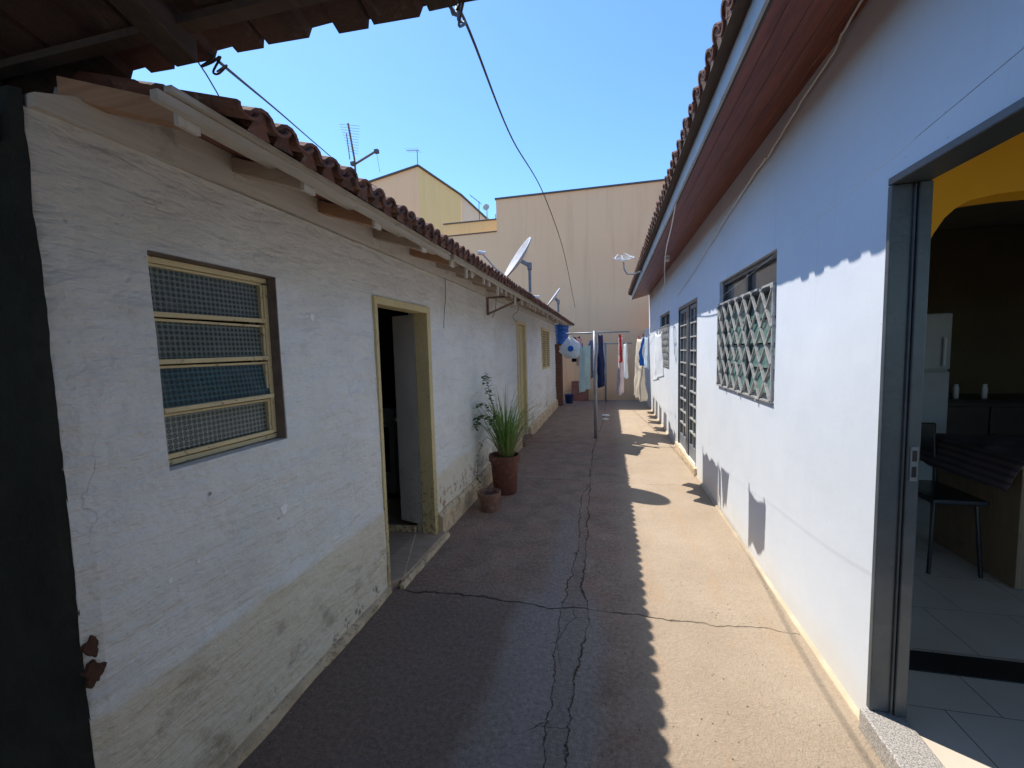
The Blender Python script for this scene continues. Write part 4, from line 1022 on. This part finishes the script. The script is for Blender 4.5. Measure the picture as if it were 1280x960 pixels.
cable('roof_cable', 'second faint cable just above the first tiles of the cottage roof', [(-1.2, .95, 2.40), (-1.33, 1.15, 2.52), (-1.65, 1.6, 2.70), (-3.5, 4.0, 3.2)], .003, 'cable_b', group='cables over the cottage roof')
cable('wall_wire', 'thin dark wire hanging down the cottage plaster between the two doors', [(XL+.03, 3.55, 2.20), (XL+.022, 3.57, 2.05), (XL+.024, 3.52, 1.9), (XL+.022, 3.5, 1.76)], .0028, 'cable_b', cat='wire')
# soffit lamp
o = thing('soffit_lamp', 'small round white lamp fixed under the wooden soffit', 'lamp', (.80, 6.44, 2.83))
MB().lathe([(0, 2.84), (.035, 2.84), (.04, 2.815), (0, 2.81)], (.80, 6.44, 0), 16).build('base', 'whitep', o)
MB().lathe([(0, 2.81), (.022, 2.807), (.036, 2.78), (.026, 2.75), (0, 2.743)], (.80, 6.44, 0), 16).build('bulb', 'whitep', o, smooth=True)
# rusty bracket under the left eave
o = thing('wall_bracket', 'rusty iron bracket with hanging wires under the cottage eave', 'bracket', (XL, 4.95, 2.0))
mb = MB(); mb.beam((XL+.02, 4.92, 1.98), (XL+.02, 4.92, 2.19), .02, .02, up=(1,0,0)); mb.beam((XL+.03, 4.93, 2.0), (-1.12, 5.35, 2.19), .022, .022); mb.beam((XL+.03, 4.92, 2.185), (-1.10, 4.95, 2.19), .02, .02)
mb.build('arms', 'rust', o)
mb = MB(); mb.tube(spline([(-1.30, 4.9, 2.19), (-1.31, 4.91, 2.08), (-1.33, 4.9, 1.99), (-1.36, 4.92, 1.95), (-1.34, 4.95, 1.99)]), .0035, 6).build('loose_wire', 'cable_b', o)
mb = MB(); mb.tube(spline([(-1.28, 6.05, 2.2), (-1.30, 6.1, 2.12), (-1.35, 6.0, 2.05), (-1.38, 6.3, 1.98)]), .0035, 6); mb.build('loose_wire', 'cable_b', o)

# ------------------------------------------------------------------ clothes line
def line_post(label, x, y, xa, xb, z, r, dz=0):
    o = thing('clothesline_post', label, 'clothesline post', (x, y, 0), 'T-shaped clothesline posts')
    MB().tube([(x, y, -.02), (x, y, z+.03)], r, 14).build('post', 'galv', o, smooth=True)
    MB().tube([(xa, y+.03+r, z), (xb, y+.03+r, z+dz)], .014, 10).build('crossbar', 'galv', o, smooth=True)
    for f in (.04, .36, .70, .97):
        xx = xa+(xb-xa)*f; MB().tube(spline([(xx, y+.03+r, z+.01), (xx, y+r-.0, z-.005), (xx, y+r+.01, z-.03), (xx, y+r+.05, z-.03)], 4), .004, 5).build('hook', 'galv', o)
    return o
line_post('near grey T-shaped clothesline post standing in the cracked concrete', -.245, 7.38, -.74, .33, 1.82, .030)
line_post('far dark T-shaped clothesline post in front of the beige wall', -.12, 12.55, -.62, .62, 1.68, .030)
LW = [  # x at the post, sag path
    ('clothesline_wire', 'leftmost clothesline wire, running from post to post on the cottage side', [(-.70, 7.42, 1.81), (-.66, 10, 1.66), (-.58, 12.57, 1.68)]),
    ('clothesline_wire', 'clothesline wire just left of the near post', [(-.36, 7.42, 1.81), (-.30, 10, 1.66), (-.22, 12.57, 1.68)]),
    ('clothesline_wire', 'clothesline wire just right of the near post', [(.14, 7.42, 1.80), (.15, 10, 1.66), (.18, 12.57, 1.68)]),
    ('clothesline_wire', 'rightmost clothesline wire beside the sunny wall', [(.30, 7.42, 1.81), (.34, 10, 1.64), (.5, 12.57, 1.68)]),
    ('clothesline_wire', 'near clothesline wire coming from the post towards the viewer along the white wall', [(.30, 7.40, 1.81), (.335, 5.6, 1.68), (.36, 4.4, 1.665), (.40, 3.4, 1.67), (.45, 1.9, 1.75), (.60, -1.0, 2.15), (.8, -4.05, 2.5)]),
]
for nme, lab, pts in LW: cable(nme, lab, pts, (.0009 if pts[-1][1] > 0 else .0005), 'wire' if pts[-1][1] > 0 else 'wire_pale', group='clothesline wires', cat='wire')
def cloth(name, label, p, q, z0, z1, mat, cat, folds=3, amp=.025, taper=0, skew=0, bottom=0, group='clothes on the line', n=16, m=20, sleeves=False, bulge=0):
    """hanging cloth between ground points p and q, from z1 (top) to z0"""
    P, Q = Vector((*p, 0)), Vector((*q, 0)); d = (Q-P); L = d.length; s = Vector((-d.y, d.x, 0)).normalized(); mb = MB(); k0 = random.random()*9
    for j in range(m+1):
        v = j/m
        for i in range(n+1):
            u = i/n
            w = 1-taper*v
            pos = P+d*(.5+(u-.5)*w)+d*skew*v
            a = amp*(.35+v)*(math.sin(u*math.pi*2*folds+k0+v*1.3)+.9*fn(u*3, v*2, 1, k0)+.45*fn(u*8, v*6, 1, k0))
            bz = z1-(z1-z0-bottom*u)*v - .02*math.sin(u*math.pi)*(1-v)
            if sleeves and v < .35 and (u < .12 or u > .88): a += 0; bz -= .0
            mb.v.append(tuple(pos+s*(a+bulge*math.sin(v*math.pi)*math.sin(u*math.pi))+Vector((0,0,bz))))
    mb._f([(j*(n+1)+i, j*(n+1)+i+1, (j+1)*(n+1)+i+1, (j+1)*(n+1)+i) for j in range(m) for i in range(n)])
    o = mb.build(name, mat, smooth=True); o.modifiers.new('s', 'SOLIDIFY').thickness = .004
    tag(o, label, cat, group)
    return o
def peg(P, label, mat='c_red'):
    x, y, z = P
    tag(MB().box((x-.006, y-.008, z-.05), (x-.001, y+.008, z+.022)).box((x+.001, y-.008, z-.05), (x+.006, y+.008, z+.022)).build('clothes_peg', mat), label, 'clothes peg', 'clothes pegs')
def shirt(name, label, c, d, w, z1, z0, mat, group='clothes on the line', amp=.014):
    """T-shirt hung by its hem or shoulders: body and two short sleeves in one cloth"""
    c = Vector((*c, 0)); d = Vector((*d, 0)).normalized(); s = Vector((-d.y, d.x, 0)); n, m = 22, 18; mb = MB(); idx = {}
    H = z1-z0
    for j in range(m+1):
        v = j/m
        for i in range(n+1):
            u = -1+2*i/n
            half = w*.5
            ok = abs(u) <= .62 or v < .36 - .10*(abs(u)-.62)/.38*0
            drop = 0 if abs(u) < .62 else (abs(u)-.62)*H*.45
            a = amp*math.sin(u*6+v*3)*(.4+v)+.01*fn(u*3, v*3, 1, 2)
            pos = c+d*(u*half)+s*a
            idx[(i, j)] = len(mb.v) ; mb.v.append((pos.x, pos.y, z1-H*v-drop))
    F = []
    for j in range(m):
        for i in range(n):
            um = -1+2*(i+.5)/n
            if abs(um) <= .62 or (j+.5)/m < .36: F.append((idx[(i,j)], idx[(i+1,j)], idx[(i+1,j+1)], idx[(i,j+1)]))
    mb._f(F); o = mb.build(name, mat, smooth=True); o.modifiers.new('s', 'SOLIDIFY').thickness = .004
    return tag(o, label, 'shirt', group)
# on the near wire (these throw the shadows on the sunny wall)
cloth('cloth', 'white garment nearest the viewer on the wire beside the white wall', (.392, 3.42), (.378, 3.78), 1.32, 1.665, 'c_white', 'cloth', 1.5, .012, bottom=-.06)
cloth('cloth', 'small pale blue pointed cloth on the wire beside the white wall', (.372, 4.32), (.362, 4.60), 1.33, 1.66, 'c_pale', 'cloth', 1, .012, taper=.55)
cloth('towel', 'long cream towel with red pegs hanging beside the white wall', (.350, 4.70), (.338, 5.42), .96, 1.66, 'c_cream', 'towel', 2.5, .035, taper=.1)
cloth('cloth', 'bright blue cloth bundle between the cream towel and white garments', (.345, 4.62), (.352, 4.70), 1.36, 1.66, 'c_blue', 'cloth', 1, .03, bulge=.03)
for y in (3.45, 3.77): peg((.39, y, 1.665), ('grey peg on the near corner of the nearest white garment', 'grey peg on the far corner of the nearest white garment')[y > 3.6], 'whitep')
for y, l in ((4.72, 'red peg on the near edge of the cream towel'), (5.40, 'red peg on the far edge of the cream towel')): peg((.348, y, 1.67), l, 'c_red')
# beyond the near post
for (x, y, z), l, m_ in (((.185, 7.62, 1.765), 'red peg at the top of the red folded cloth', 'c_red'), ((-.42, 6.85, 1.62), 'blue peg on the near corner of the aqua towel', 'c_blue'), ((-.33, 7.28, 1.62), 'blue peg on the corner of the aqua towel next to the post', 'c_blue'), ((-.16, 7.75, 1.81), 'white peg holding the navy trousers', 'whitep'), ((.32, 8.6, 1.66), 'white peg on the white cloth behind the pink towel', 'whitep')): peg((x, y, z), l, m_)
cloth('towel', 'white and pink towel hanging in the middle gap of the clothesline', (.16, 7.55), (.24, 8.3), .72, 1.74, 'c_rose', 'towel', 2.5, .03)
cloth('cloth', 'red cloth folded over the top of the pink towel', (.155, 7.50), (.19, 7.68), 1.30, 1.79, 'c_red', 'cloth', 1, .02, taper=.3)
for k, (y, mt, lab, bz) in enumerate(((8.5, 'c_white', 'white cloth behind the pink towel on the sunny wire', .95), (9.25, 'c_pale', 'pale blue cloth in the middle of the far sunny wire', .9), (9.95, 'c_cream', 'cream cloth second from the far post on the sunny wire', .95), (10.6, 'c_white', 'white cloth nearest the far post on the sunny wire', 1.0))):
    cloth('cloth', lab, (.315+.01*k, y), (.325+.01*k, y+.42), bz, 1.64, mt, 'cloth', 1.5, .02)
cloth('towel', 'wide aqua towel with a slanting lower edge left of the near post', (-.45, 6.75), (-.315, 7.34), .86, 1.60, 'c_green', 'towel', 2, .02, bottom=.03)
cloth('cloth', 'dark green strip behind the near edge of the aqua towel', (-.455, 6.80), (-.43, 7.0), .84, 1.58, 'c_navy', 'cloth', 1, .006)
shirt('shirt', 'lavender striped shirt hanging just left of the near post', (-.30, 7.80), (.22, 1.0), .62, 1.70, 1.02, 'c_lav')
cloth('trousers', 'navy denim trousers hanging just right of the near post', (-.20, 7.55), (-.13, 7.95), .86, 1.80, 'c_navy', 'trousers', 2, .03)
cloth('cloth', 'pink cloth strip between the plastic bag and the aqua towel', (-.565, 7.6), (-.49, 7.75), 1.26, 1.76, 'c_pink', 'cloth', 1.5, .02)
cloth('cloth', 'black garment hanging behind the plastic bag', (-.66, 7.70), (-.52, 7.8), 1.32, 1.78, 'c_black', 'cloth', 1.5, .02)
def bag():
    o = thing('plastic_bag', 'white plastic bag with a blue spot hanging from the left end of the crossbar', 'plastic bag', (-.66, 7.45, 1.38))
    mb = MB(); n, m = 24, 16
    for j in range(m+1):
        v = j/m
        for i in range(n):
            a = 2*math.pi*i/n; w = (.008+.17*math.sin(min(1, v*1.15)*math.pi*.62)**1.3)*(1-.55*max(0, v-.8)/.2)
            wr = 1+.45*fn(math.cos(a)*2.4, math.sin(a)*2.4+v*4, 1, 6)+.25*fn(math.cos(a)*7, v*9+math.sin(a)*7, 1, 2)
            mb.v.append((-.665+.03*(1-v)*0+math.cos(a)*w*wr+.02*v, 7.47+math.sin(a)*w*.5*wr, 1.79-.40*v+.02*fn(a, v*5, 1, 9)))
    F = [(j*n+i, j*n+(i+1) % n, (j+1)*n+(i+1) % n, (j+1)*n+i) for j in range(m) for i in range(n)]+[tuple(m*n+i for i in range(n))]
    mb._f(F); mb.build('bag', 'c_white', o, smooth=True)
    mb = MB(); mb.lathe([(0, .0), (.05, .0), (.052, .004), (0, .006)], n=16, mat=Matrix.Translation((-.655, 7.372, 1.56)) @ Matrix.Rotation(R(90), 4, 'X')); mb.build('printed_spot', 'c_blue', o)
    MB().tube([(-.665, 7.47, 1.79), (-.68, 7.45, 1.84)], .008, 6).build('handle', 'c_white', o)
bag()

# ------------------------------------------------------------------ things at the end of the alley
def end_items():
    # blue crate stack on a brick pier
    o = thing('brick_pier', 'narrow bare brick pier at the far corner of the cottage', 'pier', (-1.36, 11.7, 0))
    MB().box((-1.50, 11.60, -.02), (-1.28, 11.86, 1.70)).build('pier', 'pier', o, bevel=.006)
    mb = MB()
    for k in range(18): mb.box((-1.503, 11.597, .06+.09*k), (-1.277, 11.863, .068+.09*k))
    mb.build('mortar_joints', 'joint', o)
    o = thing('blue_tub', 'blue ribbed plastic tub standing on top of the brick pier', 'tub', (-1.30, 11.75, 1.70))
    prof = [(0, 1.702), (.15, 1.702)]
    for k in range(5): z = 1.72+.10*k; prof += [(.155+.008*k, z), (.168+.008*k, z+.02), (.168+.008*k, z+.05), (.158+.008*k, z+.07)]
    prof += [(.20, 2.20), (.215, 2.215), (.215, 2.235), (.19, 2.235), (.14, 1.73), (0, 1.73)]
    MB().lathe(prof, (-1.28, 11.75, 0), 28).build('tub', 'blue', o, smooth=True)
    o = thing('wash_bucket', 'small dark blue bucket on the ground by the end wall', 'bucket', (-1.15, 12.2, 0))
    MB().lathe([(0, .0), (.10, .0), (.13, .24), (.14, .245), (.14, .26), (.125, .26), (.095, .015), (0, .015)], (-1.15, 12.2, 0), 24).build('tub', 'blue_dk', o, smooth=True)
    MB().tube([(-1.15+.14*math.cos(t), 12.2+.03, .25+.12*math.sin(t)) for t in [math.pi*k/12 for k in range(13)]], .005, 6).build('handle', 'galv', o)
    o = MB().hexa([(-1.13,12.70,0),(-.62,12.70,0),(-.62,12.73,0),(-1.13,12.73,0),(-1.13,12.90,.58),(-.62,12.90,.58),(-.62,12.93,.58),(-1.13,12.93,.58)]).build('leaning_board', 'redboard', bevel=.004)
    tag(o, 'red-brown board leaning against the foot of the beige wall', 'board')
    for k, (y, r, l) in enumerate(((10.0, .085, 'larger white drain cover in the concrete beyond the near post'), (9.43, .06, 'smaller white drain cover nearer the post'))):
        tag(MB().lathe([(0, .012), (r, .012), (r+.008, .004), (r+.008, -.01), (0, -.01)], (-.10, y, 0), 24).build('drain_cover', 'whitep'), l, 'drain cover', 'white drain covers')
end_items()

# ------------------------------------------------------------------ potted plants
def pots():
    o = thing('potted_plant', 'tall lemongrass in a large dark terracotta pot against the cottage wall', 'potted plant', (-1.13, 4.42, 0))
    c = (-1.13, 4.42, 0)
    MB().lathe([(0, 0), (.118, 0), (.125, .01), (.150, .355), (.168, .360), (.172, .405), (.168, .425), (.152, .425), (.145, .37), (0, .36)], c, 36).build('pot', 'terracotta', o, smooth=True).modifiers.new('e', 'EDGE_SPLIT').split_angle = R(35)
    MB().lathe([(.0, .385), (.08, .39), (.15, .375)], c, 20).build('soil', 'soil', o, smooth=True)
    rnd = random.Random(5); mb = MB(); dry = MB()
    def blade(mb, b, az, lean, L, w, droop, tint):
        n = 9; d = Vector((math.cos(az), math.sin(az), 0)); p = Vector(b); th = lean; pts = []
        for k in range(n+1):
            pts.append(p.copy()); th += droop/n*(k/n)**1.2*2; p = p+(d*math.sin(th)+Vector((0,0,1))*math.cos(th))*(L/n)
        s = Vector((-d.y, d.x, 0)); i0 = len(mb.v)
        for k, q in enumerate(pts):
            t = k/n; ww = w*(.55+.9*t if t < .4 else (1-t)**.75*1.25)*.5
            mb.v += [tuple(q-s*ww), tuple(q+s*ww)]
        mb._f([(i0+2*k, i0+2*k+1, i0+2*k+3, i0+2*k+2) for k in range(n)], tint)
    for k in range(230):
        az = rnd.uniform(0, 2*math.pi); rr = rnd.uniform(0, .075)
        b = (c[0]+.02+rr*math.cos(az), c[1]+rr*math.sin(az), .38)
        blade(mb, b, az+rnd.uniform(-.5, .5), rnd.uniform(.02, .50), rnd.uniform(.42, .92), rnd.uniform(.007, .015), rnd.uniform(.15, 2.1)**1.15, rnd.random())
    for k in range(44):
        az = rnd.uniform(-1.2, 1.2) if k % 2 else rnd.uniform(0, 6.28)
        blade(dry, (c[0]+.03+.05*math.cos(az), c[1]+.05*math.sin(az), .38), az, rnd.uniform(.3, .8), rnd.uniform(.35, .65), .007, rnd.uniform(1.4, 2.6), rnd.random())
    mb.build('grass_blades', 'blade', o, smooth=True, recalc=False); dry.build('dry_blades', 'dryleaf', o, smooth=True, recalc=False)
    # stalks at the base
    st = MB()
    for k in range(14):
        az = k*.9; st.tube([(c[0]+.02+.06*math.cos(az), c[1]+.06*math.sin(az), .37), (c[0]+.02+.085*math.cos(az), c[1]+.085*math.sin(az), .55)], .008, 6, .005)
    st.build('stalks', 'dryleaf', o, smooth=True)
    # leafy branch
    s = MB(); lf = MB()
    def leaf(p, sz, tint):
        a = rnd.uniform(0, 6.28); t = rnd.uniform(-.5, .9); d = Vector((math.cos(a)*math.cos(t), math.sin(a)*math.cos(t), -math.sin(t)*.7))
        u = d.cross(Vector((0,0,1))).normalized(); n = u.cross(d); i = len(lf.v); p = Vector(p)
        pts = [p, p+d*sz*.35+u*sz*.33, p+d*sz*.75+u*sz*.26, p+d*sz, p+d*sz*.75-u*sz*.26, p+d*sz*.35-u*sz*.33, p+d*sz*.5-n*sz*.08]
        lf.v += [tuple(q) for q in pts]
        lf._f([(i,i+1,i+6),(i+1,i+2,i+6),(i+2,i+3,i+6),(i+3,i+4,i+6),(i+4,i+5,i+6),(i+5,i,i+6)], tint)
    main = spline([(-1.13, 4.40, .38), (-1.17, 4.36, .70), (-1.24, 4.36, 1.0), (-1.28, 4.36, 1.20), (-1.31, 4.36, 1.30)], 7)
    b2 = spline([(-1.15, 4.38, .55), (-1.26, 4.34, .80), (-1.36, 4.30, .86), (-1.40, 4.28, .74)], 7)
    b3 = spline([(-1.16, 4.40, .42), (-1.30, 4.36, .62), (-1.385, 4.30, .45), (-1.39, 4.25, .22), (-1.385, 4.2, .05)], 8)
    b4 = spline([(-1.2, 4.37, .84), (-1.31, 4.3, .98), (-1.37, 4.27, .96)], 6)
    for br, a0, k_, sz in ((main, .30, 5, .048), (b2, .2, 5, .055), (b4, .15, 4, .050)):
        s.tube(br, .004, 6, .0015)
        for q in br[int(len(br)*a0):]:
            for _ in range(k_):
                if rnd.random() < .85: leaf(q+Vector((rnd.uniform(-.03, .03), rnd.uniform(-.03, .03), rnd.uniform(-.025, .025))), sz*rnd.uniform(.6, 1.2), rnd.random())
    s.tube(b3, .003, 6, .0012)
    for q in b3[12::2]:
        for _ in range(3): leaf(q+Vector((rnd.uniform(-.02, .02), rnd.uniform(-.03, .03), rnd.uniform(-.02, .02))), .034*rnd.uniform(.7, 1.2), rnd.random())
    s.build('branches', 'stem', o, smooth=True); lf.build('leaves', 'leaf', o, recalc=False)
    o = thing('flower_pot', 'small empty faded terracotta pot beside the large planted pot', 'flower pot', (-1.155, 3.88, 0))
    c = (-1.155, 3.88, 0)
    MB().lathe([(0, 0), (.078, 0), (.082, .006), (.100, .135), (.112, .138), (.117, .185), (.112, .190), (.100, .188), (.090, .12), (0, .11)], c, 32).build('pot', 'terra_old', o, smooth=True).modifiers.new('e', 'EDGE_SPLIT').split_angle = R(35)
    MB().lathe([(0, .135), (.05, .14), (.092, .13)], c, 20).build('soil', 'soil', o, smooth=True)
pots()

# ------------------------------------------------------------------ sun, sky, camera
SUN = Vector((-.52, .33, 1.0)).normalized()
el = math.asin(SUN.z); rot = math.atan2(SUN.x, SUN.y)
sl = bpy.data.lights.new('sun', 'SUN'); sl.energy = 3.0; sl.angle = R(.5); sl.color = (1, .94, .85)
so = bpy.data.objects.new('sun', sl); COL.objects.link(so); so.rotation_euler = SUN.to_track_quat('Z', 'Y').to_euler(); so.location = (-5, 3, 10)
w = bpy.data.worlds.new('World'); scene.world = w; w.use_nodes = True; nt = w.node_tree; nt.nodes.clear()
sky = nt.nodes.new('ShaderNodeTexSky'); sky.sky_type = 'NISHITA'; sky.sun_disc = False; sky.sun_elevation = el; sky.sun_rotation = rot
sky.air_density = 1.0; sky.dust_density = .3; sky.ozone_density = 1.6; sky.altitude = 400
bg = nt.nodes.new('ShaderNodeBackground'); bg.inputs[1].default_value = .15; ou = nt.nodes.new('ShaderNodeOutputWorld')
tn = nt.nodes.new('ShaderNodeMix'); tn.data_type = 'RGBA'; tn.blend_type = 'MULTIPLY'; tn.inputs[0].default_value = 1; tn.inputs[7].default_value = (.53, .73, .88, 1)
nt.links.new(sky.outputs[0], tn.inputs[6]); nt.links.new(tn.outputs[2], bg.inputs[0]); nt.links.new(bg.outputs[0], ou.inputs[0])

cam = bpy.data.cameras.new('camera'); co = bpy.data.objects.new('camera', cam); COL.objects.link(co); scene.camera = co
cam.sensor_fit = 'HORIZONTAL'; cam.sensor_width = 36; cam.lens = 530/1280*36; cam.clip_start = .05; cam.clip_end = 1000
def nv(a): return Vector(a).normalized()
down = nv((172, -6750, -530)); al = Vector((122, 44, -530)); al = (al-down*al.dot(down)).normalized(); up = -down; right = al.cross(up)
mw = Matrix((right, al, up))          # camera -> world rows
co.matrix_world = Matrix.Translation((0, 0, 1.55)) @ mw.to_4x4()
vs = scene.view_settings; vs.view_transform = 'Standard'; vs.look = 'None'; vs.gamma = 1; vs.use_curve_mapping = False; vs.exposure = 1.12
scene.cycles.max_bounces = 8; scene.cycles.diffuse_bounces = 6; scene.cycles.glossy_bounces = 3; scene.cycles.transmission_bounces = 3; scene.cycles.caustics_reflective = False; scene.cycles.caustics_refractive = False
